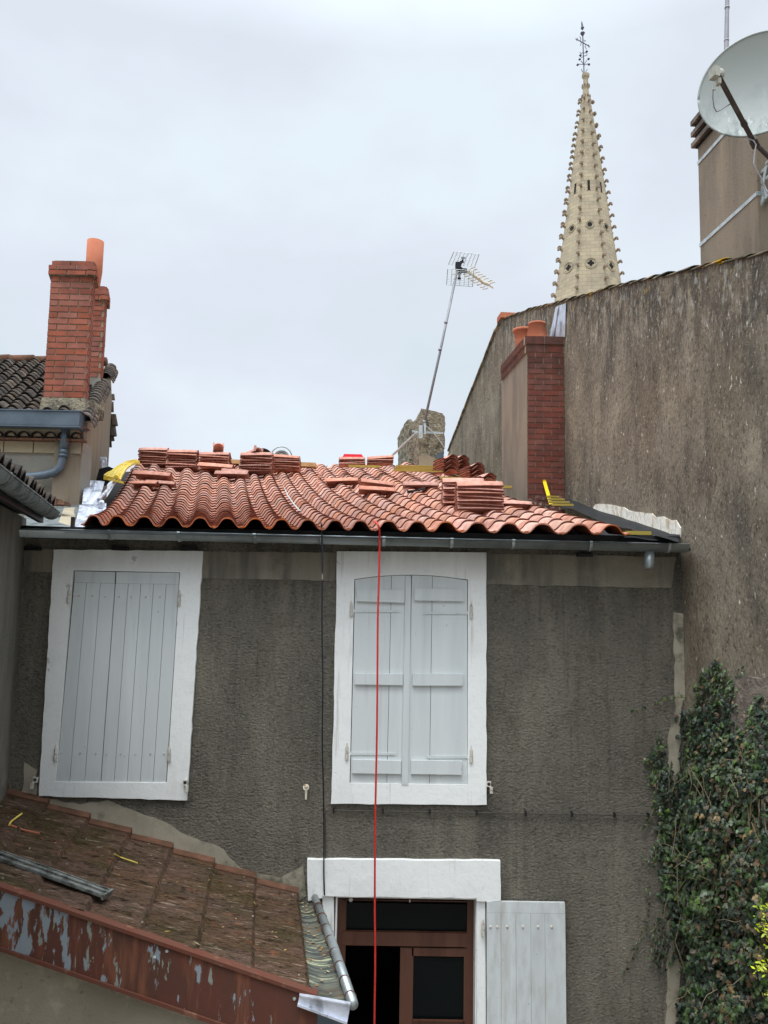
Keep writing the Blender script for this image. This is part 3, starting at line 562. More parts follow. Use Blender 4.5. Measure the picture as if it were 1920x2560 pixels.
for x, y, Y_, h_ in ((911, 1166, 12.6, .26), (1150, 1196, 11.5, .3), (1225, 1217, 10.5, .3), (1595, 1333, 6.85, .11)):
    s = MB(); s.obox(on(x, y, Y_), V3(h_, 0, 0), V3(0, .03, 0), V3(0, 0, .017)); s.build('batten', 'yellow', house)
s = MB(); A = on(640, 1158, 13.3); s.obox(A, V3(1.05, 0, -.02), V3(0, .1, 0), V3(0, 0, .035)); s.build('ridge_board', 'plank', house)
# black membrane lapping up the gable wall
def strip(px_lo, px_hi, offlo, offhi, name, m, par, nsub=8, jit=0):
    mb = MB(); vs = []; rd = random.Random(3)
    def at(T, f):
        n = len(T)-1; k = min(int(f*n), n-1); a, b = T[k], T[k+1]; g_ = f*n-k; return (a[0]+(b[0]-a[0])*g_, a[1]+(b[1]-a[1])*g_)
    def fn(u, v):
        lo, hi = at(px_lo, u), at(px_hi, u); x, y = lo[0]+(hi[0]-lo[0])*v, lo[1]+(hi[1]-lo[1])*v
        return wallp(x+rd.uniform(-jit, jit), y+rd.uniform(-jit, jit), offlo+(offhi-offlo)*v+rd.uniform(0, jit)*.003)
    mb.grid(fn, nsub, 3); return mb.build(name, m, par)
strip([(1385, 1262), (1430, 1272), (1520, 1310), (1590, 1326), (1700, 1356)], [(1400, 1244), (1432, 1250), (1500, 1278), (1590, 1304), (1690, 1340)], .35, .02, 'membrane', 'black', house, 16, 1.5)
s = MB(); s.grid(lambda u, v: on(1545+u*155, 1336+v*12-6*math.sin(u*5)*v*.5+u*2, 6.70+(1-v)*.25)+V3(0, 0, .01*math.sin(u*9)), 14, 4); s.build('membrane', 'black', house)
# ------------------------------------------------------------------ GABLE HOUSE on the right
gh = thing('gable_house', 'tall neighbouring house whose brown rendered gable wall closes off the right side', 'house', (wallx(7)+.3, 7, 0))
top = [(1108, 1180), (1122, 1128), (1160, 1030), (1200, 930), (1240, 830), (1256, 800), (1320, 776), (1390, 758), (1450, 743), (1520, 722), (1600, 703), (1660, 690), (1720, 675), (1800, 656), (1860, 645), (1925, 630), (2100, 585), (2400, 510)]
tp = [wallp(x, y) for x, y in top]
s = MB(); fr_ = [V3(tp[0].x, tp[0].y, 0)]+tp+[V3(tp[-1].x, tp[-1].y, 0)]
s.prism(fr_, WN*.35); s.build('wall', 'gable', gh)
# a rougher lower course of masonry that steps out
s = MB(); low = [(1838, 1700), (1862, 1690), (1900, 1698), (1925, 1690), (2100, 1680), (2100, 2700), (1800, 2700), (1830, 2100), (1826, 1800)]
s.prism([wallp(x, y, .05) for x, y in poly_jit(low, 30, 3, 8)], WN*.049); s.build('masonry_base', 'rubble', gh)
# roofs behind the gable
s = MB(); rp = wallp(1256, 800); e1 = tp[-1]; e0 = tp[0]
s.face([rp+WN*.3-V3(0, 0, .02), rp+WN*7, e1+WN*7, e1+WN*.3-V3(0, 0, .02)]); s.face([rp+WN*.3-V3(0, 0, .02), rp+WN*7, e0+WN*7, e0+WN*.3-V3(0, 0, .02)])
s.build('roof', 'oldtile', gh)
# verge tiles following the top edge
s = MB(); rd = random.Random(5)
for (x0_, y0_), (x1_, y1_) in zip(top[5:-1], top[6:]):
    P, Q = wallp(x0_, y0_), wallp(x1_, y1_); L = (Q-P).length; n = max(1, round(L/.34)); d = (Q-P).normalized()
    for k in range(n):
        a = P+(Q-P)*(k/n)-d*.02; b = P+(Q-P)*((k+1.15)/n)
        lift0, lift1 = .03+rd.uniform(0, .015), .008+rd.uniform(0, .01)
        vs = []
        for pp, lf, rr in ((a, lift1, .075), (b, lift0, .09)):
            for i in range(7):
                an = math.pi*i/6; vs.append(pp+WN*(.07-math.cos(an)*rr*1.1)+V3(0, 0, 1)*(math.sin(an)*rr*.42+lf-.03))
            for i in range(7):
                an = math.pi*i/6; vs.append(pp+WN*(.07-math.cos(an)*(rr-.014)*1.1)+V3(0, 0, 1)*(math.sin(an)*(rr-.014)*.42+lf-.03))
        fs = [(i, i+1, 14+i+1, 14+i) for i in range(6)]+[(7+i+1, 7+i, 21+i, 21+i+1) for i in range(6)]+[(14+i, 14+i+1, 21+i+1, 21+i) for i in range(6)]+[(i+1, i, 7+i, 7+i+1) for i in range(6)]+[(0, 14, 21, 7)]
        s.add(vs, fs)
for (x0_, y0_), (x1_, y1_) in zip(top[1:5], top[2:6]):
    P, Q = wallp(x0_, y0_), wallp(x1_, y1_); n = max(1, round((Q-P).length/.28))
    for k in range(n):
        a = P+(Q-P)*(k/n); b = P+(Q-P)*((k+1.1)/n); s.obox((a+b)/2+WN*.12+V3(0, 0, rd.uniform(.01, .03)), (b-a)/2, WN*.16, V3(0, 0, .02))
s.build('verge_tiles', 'verge', gh, smooth=True)
s = MB(); a = wallp(1256, 800); s.obox(a+V3(.1, .05, .06), WN*.16, WD*.16, V3(0, 0, .05)); s.build('ridge_end_tile', 'pot', gh)
# white plaster left along the junction
def wallpatch(pts, off, th, name, m, par, step=12, amp=3, seed=1):
    mb = MB(); mb.prism([wallp(x, y, off) for x, y in poly_jit(pts, step, amp, seed)], WN*th); return mb.build(name, m, par)
wallpatch([(1480, 1272), (1488, 1262), (1520, 1260), (1560, 1268), (1600, 1280), (1640, 1292), (1690, 1300), (1702, 1320), (1700, 1345), (1640, 1342), (1590, 1330), (1560, 1312), (1500, 1298)], .012, .01, 'plaster_patch', 'plaster', gh, 13, 4.5, 12)
wallpatch([(1205, 1190), (1215, 1196), (1254, 1208), (1262, 1225), (1318, 1235), (1318, 1256), (1262, 1248), (1205, 1222)], .012, .01, 'plaster_patch', 'plaster', gh, 6, 4, 3)
# ---- brick chimney against the gable wall
YC = wallp(1411, 1100).y
def bricks(mb, A, U_, V_, n_, W_, H_, bw=.215, bh=.062, j_=.012, th=.03, z0=0, seed=0, m=0, shift=.5):
    """running bond on a face: origin A, unit axes U_ (along), V_ (up), outward normal n_"""
    rd = random.Random(seed); rows = int(H_/(bh+j_)); ch = H_/max(rows, 1); hh = ch-j_
    for r in range(rows):
        x = -(bw+j_)*shift if r % 2 else 0
        while x < W_-.01:
            a, b = max(0, x), min(W_, x+bw); 
            if b-a > .03:
                c_ = A+U_*((a+b)/2)+V_*(r*ch+ch/2)+n_*(.010-th*.5+rd.uniform(0, .004)); mb.obox(c_, U_*((b-a)/2), V_*(hh/2), n_*(th/2), m)
            x += bw+j_
    return rows
UP = V3(0, 0, 1)
A = on(1318, 1238, YC); B = on(1410, 1238, YC); wC = B.x-A.x; zc0 = A.z-.3; zc1 = on(1364, 882, YC).z; zc2 = on(1316, 841, YC).z
Lc = 1.45
core = MB(); b0 = V3(A.x, YC, 0)
def quadbox(mb, P, u, v, z0, z1, m=0):          # box on the plan P, P+u, P+u+v, P+v
    lo = [V3(q.x, q.y, z0) for q in (P, P+u, P+u+v, P+v)]; hi = [V3(q.x, q.y, z1) for q in (P, P+u, P+u+v, P+v)]; mb.hexa(lo, hi, m)
vB = WD*Lc
quadbox(core, b0, V3(wC+.02, 0, 0), vB, zc0-1, zc1)
ch = core.build('chimney', 'concrete', gh, label='rendered chimney with a red brick face against the gable wall')
s = MB(); quadbox(s, b0+V3(.004, -.012, 0), V3(wC-.004, 0, 0), V3(0, .011, 0), zc0, zc1-.002, 1)
bricks(s, V3(A.x+.004, YC-.012, zc0), V3(1, 0, 0), UP, V3(0, -1, 0), wC-.006, zc1-zc0, bw=.21, bh=.064, j_=.012, th=.022, seed=3)
s.build('brick_face', ['redbrick', 'mortar'], ch)
s = MB(); hc = (zc2-zc1)/2
for r in range(2):
    o_f = .02+.015*r; z0_, z1_ = zc1+r*hc+.004, zc1+(r+1)*hc-.004
    L0 = b0+V3(-o_f, -o_f, 0); 
    n = 2
    for k in range(n): quadbox(s, L0+V3((wC+o_f)*k/n+.004, 0, 0), V3((wC+o_f)/n-.008, 0, 0), V3(0, .10, 0), z0_, z1_)
    m_ = 7
    for k in range(m_): quadbox(s, L0+WD*.105+WD*((Lc-.1)*k/m_), V3(.10, 0, 0), WD*((Lc-.1)/m_-.008), z0_, z1_)
    quadbox(s, L0+V3(.006, .006, 0), V3(wC+o_f, 0, 0), vB, zc1+r*hc+.0005, zc1+(r+1)*hc-.0065, 1)
s.build('cap', ['redbrick', 'mortar'], ch)
s = MB(); p = on(1342, 838, YC+.28); s.lathe(V3(p.x, p.y, zc2), [(.165, -.01), (.165, .02), (.115, .26), (.128, .265), (.125, .29), (.10, .29)], 28); s.build('chimney_pot', 'pot', ch, smooth=True)
s = MB(); p = on(1307, 865, YC+1.0); s.lathe(V3(p.x, p.y, zc2), [(.10, -.01), (.115, .26), (.128, .40), (.15, .41), (.15, .45), (.12, .45)], 28); s.build('chimney_pot', 'pot', ch, smooth=True)
s = MB(); s.prism([wallp(x, y, .02) for x, y in ((1392, 766), (1414, 758), (1412, 842), (1376, 841), (1380, 815))], WN*.006); s.prism([wallp(x, y, .022) for x, y in ((1391, 768), (1398, 765), (1386, 840), (1376, 841))], WN*-.012)
s.build('flashing', 'lead', ch)
# ---- big rendered stack above the gable, straps and cap
off = -.14
c1, c2 = wallp(1752, 660, off), wallp(1889, 640, off)
Ls = (c2-c1).length; ds = (c2-c1); ds.z = 0; ds.normalize()
zs0 = c1.z-.6; zs1 = wallp(1742, 300, off).z+.05
P0 = V3(c1.x, c1.y, 0); st = MB(); quadbox(st, P0, ds*Ls, WN*.5, zs0-.5, zs1)
stk = st.build('chimney', 'concrete', gh, label='broad rendered stack behind the satellite dish')
s = MB()
for z_, o2, m_ in ((zs1-.27, .045, 0), (zs1-.16, .045, 0), (zs1-.05, .045, 0)):
    quadbox(s, P0-ds*o2-WN*o2, ds*(Ls+o2+.01), WN*(.5+2*o2), z_-.045, z_)
quadbox(s, P0-ds*.015-WN*.015, ds*(Ls+.02), WN*.53, zs1-.335, zs1-.051, 1)
s.build('cap', ['rubble', 'blacktool'], stk)
def strap(p1, p2, w_=.035):
    a, b = wallp(*p1, off+.004), wallp(*p2, off+.004); mb = MB(); mb.obox((a+b)/2, (b-a)/2, WN*.003, UP*w_/2); return mb.build('strap', 'galv', stk)
z_a = wallp(1746, 408, off).z; z_b = wallp(1752, 612, off).z
for z_ in (z_a, z_b):
    mb = MB(); a = V3(P0.x, P0.y, z_)-WN*.005-ds*.004; mb.obox(a+ds*(Ls/2), ds*(Ls/2+.004), WN*.002, UP*.017); mb.obox(a+ds*(Ls+.006)+WN*.25, WN*.26, ds*.002, UP*.017); mb.build('strap', 'galv', stk)
# ------------------------------------------------------------------ satellite dish
corner = P0+ds*Ls; cz = wallp(1889, 470, off).z
mx = corner+ds*.13+WN*.06
mz0 = wallp(1900, 655, 0).z; 
dish = thing('satellite_dish', 'weathered grey satellite dish with dark feed arm in front of the stack', 'satellite dish', (mx.x, mx.y, mz0))
s = MB(); s.tube([V3(mx.x, mx.y, mz0-.3), V3(mx.x, mx.y, cz+.95)], .026, 14); s.build('mast', 'galv', dish, smooth=True)
s = MB()
b1 = V3(mx.x, mx.y, cz)
for dz in (.12, -.12):
    s.obox(b1-ds*.08+UP*dz, ds*.09, WN*.03, UP*.012)
s.obox(b1-ds*.1-WN*.03, UP*.13+ds*.05, WN*.004, ds*.018); s.obox(b1-ds*.1-WN*.03, UP*.13-ds*.06, WN*.004, ds*.014)
s.obox(b1-ds*.17-WN*.02, UP*.16, WN*.012, ds*.01); s.obox(b1-ds*.17-UP*.17-WN*.03, ds*.08+UP*.05, WN*.01, UP*.02)
for dz in (.14, .02, -.1): s.tube([b1+UP*dz-ds*.04-WN*.035, b1+UP*dz+ds*.04-WN*.035], .012, 8)
s.build('wall_bracket', 'galv', dish)
YD = mx.y-.22; dc = on(1893, 213, YD)
ax = (on(1842, 60, YD-.55)-on(1880, 215, YD)); ax = V3(-.50, -.84, .03).normalized()    # the way the dish looks
a1 = ax.cross(UP).normalized(); a2 = a1.cross(ax).normalized()
if a2.z < 0: a2 = -a2
Rd = 146*YD/F
def dishfn(rr, an, back=0): 
    x, y = rr*math.cos(an)*1.0, rr*math.sin(an)*1.0; dz = .20*(rr*rr)*Rd
    return dc+(a1*x+a2*y)*Rd+ax*(dz-.06-back)
s = MB(); nr_, na = 8, 56; vs = [dishfn(0, 0)]; 
for side, bkk in ((0, 0), (1, .012)):
    s.grid(lambda u, v: dishfn(u*(1+.0), v*2*math.pi, bkk), nr_, na)
s.tube([dishfn(1.0, 2*math.pi*k/72, .004) for k in range(73)], .009, 6)
s.build('reflector', 'dish', dish, smooth=True)
low_pt = dishfn(1.0, -math.pi/2+.15, .0); 
lnbp = on(1790, 178, YD-.52); bot = on(1885, 356, YD-.06)
s = MB(); dA = (lnbp-bot); 
perp = dA.cross(V3(1, 0, 0)).normalized(); prp2 = dA.normalized().cross(perp)
s.obox((lnbp+bot)/2, dA/2, perp*.013, prp2*.017); s.obox(bot+(lnbp-bot)*.28, dA*.015, perp*.018, prp2*.022); s.obox(bot, dA*.05, perp*.025, prp2*.028); s.tube([bot, V3(mx.x, mx.y, bot.z+.02)], .018, 8)
s.build('feed_arm', 'armdark', dish)
s = MB(); q = on(1786, 183, YD-.53); s.obox(q, V3(.022, .006, 0), V3(-.008, .03, 0), V3(.0, 0, .036)); s.lathe(on(1797, 180, YD-.49), [(.02, 0), (.034, .01), (.036, .04), (.02, .055)], 16, axis=-ax); s.obox(on(1796, 205, YD-.5), V3(.012, 0, 0), V3(0, .02, 0), V3(0, 0, .02)); s.tube([on(1783, 212, YD-.52), on(1782, 224, YD-.52), on(1789, 224, YD-.52)], .006, 6)
s.build('lnb', 'lnb', dish)
s = MB(); s.tube([on(x, y, YD-.5+k*.03) for k, (x, y) in enumerate([(1783, 222), (1782, 245), (1785, 268), (1791, 279), (1800, 276), (1815, 266), (1826, 260)])], .004, 6); s.build('cable', 'mast', dish)
s = MB(); s.tube([on(x, y, YD-.1) for x, y in [(1868, 345), (1884, 352), (1890, 362), (1886, 385), (1884, 410), (1894, 430), (1908, 455), (1916, 480)]], .005, 6); s.build('cable', 'mast', dish)
# thin mast further up
s = MB(); mt_ = on(1816, 150, 6.6); pa, pb = on(1814, 230, 6.6), on(1821, -160, 6.6)
s.tube([pa+(pb-pa)*k/6 for k in range(7)], [.021, .021, .021, .019, .019, .019, .019], 12)
for f_ in (.32, .53): s.tube([pa+(pb-pa)*f_, pa+(pb-pa)*(f_+.01)], .023, 12)
s.tube([V3(pa.x, pa.y, pa.z), V3(pa.x+.02, pa.y+.02, zs1-.5)], .021, 12)
tag(s.build('antenna_mast', 'mast', smooth=True), 'thin grey pole rising out of frame behind the satellite dish', 'mast')
# ------------------------------------------------------------------ RUINED STUB + TV antenna
stub = thing('chimney_stub', 'lichen covered old masonry chimney stub standing on the roof ridge', 'chimney', on(1060, 1165, 14))
def rough_block(mb, fr_px, Y, dvec, sub=6, seed=1, m=0):
    """outline at depth Y swept along dvec with a slightly uneven surface"""
    rd = random.Random(seed); P = [on(x, y, Y) for x, y in poly_jit(fr_px, 8, .8, seed)]; n = len(P)
    rings = [[p+dvec*(k/sub)+V3(rd.uniform(-.01, .01), 0, rd.uniform(-.01, .01)) for p in P] for k in range(sub+1)]
    vs = sum(rings, []); fs = [tuple(range(n-1, -1, -1)), tuple(sub*n+i for i in range(n))]+[(k*n+i, k*n+(i+1) % n, (k+1)*n+(i+1) % n, (k+1)*n+i) for k in range(sub) for i in range(n)]
    mb.add(vs, fs, m)
s = MB(); sd_ = dirvp(820)
rough_block(s, [(1048, 1180), (1046, 1040), (1052, 1022), (1080, 1026), (1106, 1034), (1113, 1044), (1108, 1180)], 14, sd_*1.0, seed=2)
rough_block(s, [(1024, 1180), (1022, 1066), (1036, 1052), (1046, 1053), (1047, 1180)], 15.2, sd_*1.6, seed=3)
rough_block(s, [(1012, 1180), (1010, 1060), (1018, 1049), (1028, 1048), (1036, 1060), (1036, 1180)], 16.6, sd_*1.6, seed=4)
s.build('masonry', 'mossmortar', stub)
s = MB(); rough_block(s, [(1048, 1182), (1049, 1142), (1060, 1133), (1075, 1140), (1092, 1146), (1100, 1160), (1104, 1182)], 13.9, V3(0, .09, 0), seed=6); s.build('mortar_lump', 'stone', stub)
s = MB(); plateY(s, [(1086, 1140), (1108, 1128), (1110, 1142), (1096, 1148)], 13.86, .01); s.build('flashing', 'zincdark', stub)
ant = thing('tv_antenna', 'leaning television antenna mast strapped to the old chimney stub', 'antenna', on(1053, 1092, 13.8))
YA = 13.8
s = MB(); a, b = on(1053, 1092, YA), on(1145, 666, YA); s.tube([a, a+(b-a)*.5+V3(.01, 0, 0), b], .024, 10)
for f_ in (.08, .5, .66): s.tube([a+(b-a)*f_, a+(b-a)*(f_+.012)], .034, 10)
s.build('mast', 'mast', ant, smooth=True)
s = MB(); L_ = lambda p, q, w_=.018: s.obox((p+q)/2, (q-p)/2, V3(0, .004, 0), UP*w_)
L_(on(1030, 1078, YA), on(1046, 1080, YA)); L_(on(1056, 1080, YA), on(1108, 1083, YA-.0), .02)
s.tube([on(981, 1138, YA+.6), on(1040, 1083, YA)], .022, 8); s.obox(on(1052, 1080, YA-.03), V3(.035, 0, 0), V3(0, .03, 0), V3(0, 0, .12)); s.obox(on(1062, 1072, YA-.03), V3(.02, 0, 0), V3(0, .02, 0), V3(0, 0, .1))
s.build('mast_bracket', 'galv', ant)
s = MB(); s.tube([on(x, y, YA-.03) for x, y in [(1063, 1063), (1080, 1078), (1098, 1100), (1113, 1122)]], .008, 6); s.build('cable', 'galv', ant); s = MB(); s.tube([on(x, y, YA-.02) for x, y in [(1140, 700), (1128, 735), (1124, 760), (1116, 800)]], .005, 6); s.build('cable', 'galv', ant)
cxA = on(1148, 672, YA)
def wire(mb, x0, y0, x1, y1, r=.006, Y=YA, Y1=None): mb.tube([on(x0, y0, Y), on(x1, y1, Y if Y1 is None else Y1)], r, 5)
def zx(x, y): return (1080+x/9.217, 600+y/9.217)
def gridr(mb, TL, TR, BR, BL, nx, ny):
    L = lambda a, b, t: (a[0]+(b[0]-a[0])*t, a[1]+(b[1]-a[1])*t)
    for i in range(nx+1): p, q = L(TL, TR, i/nx), L(BL, BR, i/nx); wire(mb, *zx(*p), *zx(*q), .0042 if 0 < i < nx else .007, YA-.15, YA+.1)
    for k in range(ny+1):
        f_ = k/ny; p, q = L(TL, BL, f_), L(TR, BR, f_); wire(mb, *zx(*p), *zx(*q), .0034 if 0 < k < ny else .006, YA-.15+.25*f_)
s = MB(); gridr(s, (505, 265), (1085, 330), (985, 610), (380, 560), 7, 11); s.build('reflector_grid', 'galv', ant)
s = MB(); gridr(s, (362, 665), (960, 710), (935, 1075), (335, 1030), 6, 9); s.build('reflector_grid', 'galv', ant)
s = MB(); W = lambda pts, r, Y=YA: s.tube([on(*zx(x, y), Y) for x, y in pts], r, 6)
W([(650, 590), (725, 415)], .018); W([(670, 410), (775, 415)], .02); W([(640, 500), (735, 510)], .016); W([(632, 680), (625, 890)], .018); W([(590, 885), (665, 890)], .02); W([(590, 770), (680, 775)], .016)
s.obox(on(*zx(600, 600), YA), V3(.05, 0, 0), V3(0, .05, 0), V3(0, 0, .06)); W([(540, 570), (640, 575)], .02); W([(620, 640), (690, 700), (800, 710)], .045)
s.build('dipole_box', 'blacktool', ant)
s = MB(); W([(790, 700), (900, 770), (1040, 870), (1200, 990), (1310, 1030)], .030)
for k, (bx_, by_) in enumerate([(860, 690), (900, 735), (960, 790), (1030, 840), (1100, 885), (1170, 935), (1250, 990), (1310, 1030)]):
    W([(bx_, by_), (bx_+50, by_-40), (bx_+140, by_-60)], .010); W([(bx_-20, by_+70), (bx_-70, by_+95), (bx_-140, by_+100)], .010)
W([(1310, 1040), (1360, 1075), (1415, 1105)], .014); W([(470, 665), (560, 670)], .01); W([(460, 795), (540, 780)], .01)
s.build('director_boom', 'rustdog', ant)
# ------------------------------------------------------------------ CHURCH SPIRE
def spire_mat():
    m = bpy.data.materials.new('spire_stone'); m.use_nodes = True; t = m.node_tree; L = t.links.new; b = t.nodes['Principled BSDF']; b.inputs['Roughness'].default_value = .9
    ge = N(t, 'ShaderNodeNewGeometry'); s_ = N(t, 'ShaderNodeSeparateXYZ'); L(ge.outputs['Position'], s_.inputs[0])
    tg = N(t, 'ShaderNodeVectorMath', operation='CROSS_PRODUCT'); tg.inputs[1].default_value = (0, 0, 1); L(ge.outputs['True Normal'], tg.inputs[0])
    d = N(t, 'ShaderNodeVectorMath', operation='DOT_PRODUCT'); L(tg.outputs[0], d.inputs[0]); L(ge.outputs['Position'], d.inputs[1])
    cb = N(t, 'ShaderNodeCombineXYZ'); L(d.outputs['Value'], cb.inputs[0]); L(s_.outputs[2], cb.inputs[1])
    br = N(t, 'ShaderNodeTexBrick'); br.inputs['Scale'].default_value = 1; br.inputs['Brick Width'].default_value = .85; br.inputs['Row Height'].default_value = .40; br.inputs['Mortar Size'].default_value = .018
    br.inputs['Color1'].default_value = srgb(178, 164, 136); br.inputs['Color2'].default_value = srgb(160, 148, 126); br.inputs['Mortar'].default_value = srgb(136, 126, 106)
    L(cb.outputs[0], br.inputs[0])
    nz = N(t, 'ShaderNodeTexNoise'); nz.inputs['Scale'].default_value = .8; nz.inputs['Detail'].default_value = 8; L(ge.outputs['Position'], nz.inputs['Vector'])
    r = N(t, 'ShaderNodeMapRange'); r.inputs[1].default_value = .48; r.inputs[2].default_value = .72; r.inputs[4].default_value = .5; L(nz.outputs[0], r.inputs[0])
    mx = N(t, 'ShaderNodeMix', data_type='RGBA'); mx.inputs['B'].default_value = srgb(112, 104, 90); L(r.outputs[0], mx.inputs['Factor']); L(br.outputs[0], mx.inputs['A'])
    L(mx.outputs['Result'], b.inputs['Base Color'])
    bp = N(t, 'ShaderNodeBump'); bp.inputs['Strength'].default_value = .4; bp.inputs['Distance'].default_value = .05; L(nz.outputs[0], bp.inputs['Height']); L(bp.outputs[0], b.inputs['Normal'])
    return m
M['spire'] = spire_mat()
M['crocket'] = mat('crocket_stone', srgb(138, 122, 102), [(srgb(126, 110, 96), 'n', 2, U, .4, .65, .8), (srgb(176, 160, 136), 'n', 5, U, .55, .7, .5)], [])
M['weath'] = mat('weathered_stone', srgb(120, 106, 94), [(srgb(176, 162, 138), 'n', 2, U, .5, .68, .8)], [])
DS = 75.0
sb = on(1469, 745, DS); sxt = on(1463, 190, DS)
SX, SY = sb.x, sb.y                             # vertical axis
def zat(py): return on(1465, py, DS).z
hw = lambda py: (7.6+(py-224)*.1525)*DS/F*1.0   # half width seen at a height
church = thing('church_spire', 'tall pale stone church spire with crocketed edges and iron cross', 'spire', (SX, SY, 0))
PH = R(28-14.3)
def ovec(k, off=0): a = PH+R(45)*k+off; return V3(math.sin(a), -math.cos(a), 0)     # edge k, measured from the view direction to the right
zb = zat(900); s = MB()
prof = [(900, hw(900)), (560, hw(560)), (350, hw(350)+.04), (246, hw(246)), (238, hw(238)-.02)]
RR = 1/math.cos(R(9))
ringv = []
for py, h in prof: ringv.append([V3(SX, SY, zat(py))+ovec(k)*h*1.03 for k in range(8)])
for a, b in zip(ringv[:-1], ringv[1:]):
    for k in range(8): s.face([a[k], a[(k+1) % 8], b[(k+1) % 8], b[k]])
tw = ringv[0]; bs = [V3(p.x, p.y, 0) for p in tw]
for k in range(8): s.face([bs[k], bs[(k+1) % 8], tw[(k+1) % 8], tw[k]])
s.build('body', 'spire', church)
s = MB()
def zlathe(mb, pr): mb.lathe(V3(SX, SY, 0), [(r*DS/F, zat(py)) for r, py in pr], 20)
zlathe(s, [(10, 246), (7.6, 224), (7.6, 222), (9.6, 220), (10, 216), (7.6, 212), (6.6, 211), (6.4, 200), (7, 195), (9.8, 193), (10.2, 187), (8, 185.5), (3, 184)]); s.build('finial', 'spire', church)
s = MB()
for py, r in ((243, 9.5), (216, 7.5)):
    s = MB()
    for k in range(8): q = V3(SX, SY, zat(py))+ovec(k)*r*DS/F; s.obox(q, ovec(k)*.12, ovec(k, R(90))*.09, UP*.13)
    s.build('collar', 'weath', church)
def crocket_mesh(mb, P, o_, r=.17):
    """a stalk curling out of the arris into a knob"""
    side = V3(-o_.y, o_.x, 0)
    k_ = r/.17; mb.tube([P-o_*.12-UP*.16*k_, P+o_*.10*k_-UP*.04, P+o_*.22*k_+UP*.05*k_], [.15*k_, .13*k_, .12*k_], 6)
    mb.lathe(P+o_*.27*k_+UP*.06*k_, [(.02, -r*.95), (r*.9, -r*.55), (r*1.15, 0), (r*.8, r*.6), (.02, r*.8)], 8)
    mb.obox(P+o_*.38*k_-UP*.05*k_, o_*.08*k_, side*r*.9, UP*.09*k_)
me0 = None; rows = [252+ i*29.3 for i in range(22)]
hid = MB(); n_c = 0
for i, py in enumerate(rows):
    for k in range(8):
        vis = k in (0, 1, 6, 7, 5)              # arrises one can see from the street side
        pyy = py + (8 if k in (1, 0) else 0)
        o2 = ovec(k); P = V3(SX, SY, zat(pyy))+o2*hw(pyy)*1.03
        if vis and n_c < 100 and pyy < 800:
            mb = MB(); crocket_mesh(mb, P, o2, .165 if py > 330 else .135); mb.build('crocket', 'crocket', church); n_c += 1
        else: crocket_mesh(hid, P, o2)
hid.build('crocket', 'crocket', church, kind='stuff')
def face_open(az, py, shape, sz):
    """dark opening with a moulded rim in a face of the spire"""
    a = PH+R(22.5)+R(45)*az; o2 = V3(math.sin(a), -math.cos(a), 0); sd2 = V3(math.cos(a), math.sin(a), 0)
    hp = hw(py)*1.03*math.cos(R(22.5)); sl_ = (hw(py+20)-hw(py-20))*1.03*math.cos(R(22.5))/(zat(py-20)-zat(py+20)); up2 = (UP-o2*sl_).normalized(); nn = (o2+UP*sl_).normalized()
    P = V3(SX, SY, zat(py))+o2*hp
    rim, hole = MB(), MB()
    if shape == 'slot':
        hole.obox(P, sd2*sz*.32, up2*sz*1.5, nn*.02)
        for d_, e_ in ((1, 0), (-1, 0)): rim.obox(P+sd2*d_*sz*.42, sd2*sz*.08, up2*sz*1.6, nn*.05)
        rim.obox(P+up2*sz*1.62, sd2*sz*.5, up2*sz*.1, nn*.05)
    else:
        pts = [P+nn*.03+(sd2*math.cos(t)+up2*math.sin(t))*sz for t in [2*math.pi*i/20 for i in range(21)]]; rim.tube(pts, sz*.10, 6); pts = [P+nn*.02+(sd2*math.cos(t)+up2*math.sin(t))*sz*.78 for t in [2*math.pi*i/20 for i in range(21)]]; rim.tube(pts, sz*.07, 6)
        if shape == 'quatre':
            for t in range(4):
                q = P+(sd2*math.cos(t*math.pi/2)+up2*math.sin(t*math.pi/2))*sz*.33; hole.lathe(q, [(sz*.27, -.01), (sz*.27, .025)], 12, axis=nn)
            hole.lathe(P, [(sz*.28, -.01), (sz*.28, .022)], 8, axis=nn)
        else: hole.lathe(P, [(sz*.56, -.01), (sz*.56, .025)], 14, axis=nn)
    w_ = rim.build('window', 'spire', church); hole.build('opening', 'dark', w_)
for az in (-2, -1, 0):
    face_open(az, 688, 'quatre', .56); face_open(az, 588, 'round', .42); face_open(az, 486, 'slot', .38); face_open(az, 397, 'round', .26); face_open(az, 312, 'slot', .17)
# iron cross
s = MB()
def zc(x, y, Y=DS): return on(1400+x/11.06, 40+y/11.06, Y)
def wz(pts, r): s.tube([zc(x, y) for x, y in pts], r, 6)
wz([(665, 1590), (655, 1300), (640, 900), (630, 560)], .055); wz([(628, 560), (622, 500), (622, 440)], [.05, .22, .05]); wz([(625, 445), (625, 470), (622, 520)], [.1, .26, .05])
wz([(620, 390), (622, 330), (615, 280), (605, 200), (602, 140)], [.05, .19, .1, .07, .02]); wz([(640, 1590), (665, 1570), (690, 1590)], .07)
wz([(430, 630), (640, 740), (825, 850)], .05)
for p in [[(455, 690), (480, 655), (475, 610)], [(800, 880), (800, 840), (785, 790)], [(545, 570), (580, 640), (560, 700)], [(560, 820), (585, 770), (580, 720)], [(715, 670), (690, 710), (660, 660)], [(730, 920), (690, 830), (710, 780)],
          [(635, 1010), (590, 1040), (545, 1000)], [(640, 1020), (730, 1020), (745, 965)], [(650, 1110), (740, 1090), (750, 1040)], [(650, 1130), (580, 1140), (550, 1110), (565, 1050)], [(650, 1330), (580, 1240)], [(670, 1340), (740, 1230)], [(650, 1340), (520, 1330), (470, 1380)], [(670, 1360), (770, 1320), (820, 1370)],
          [(630, 1560), (590, 1470)], [(700, 1560), (755, 1470)]]: wz(p, .035)
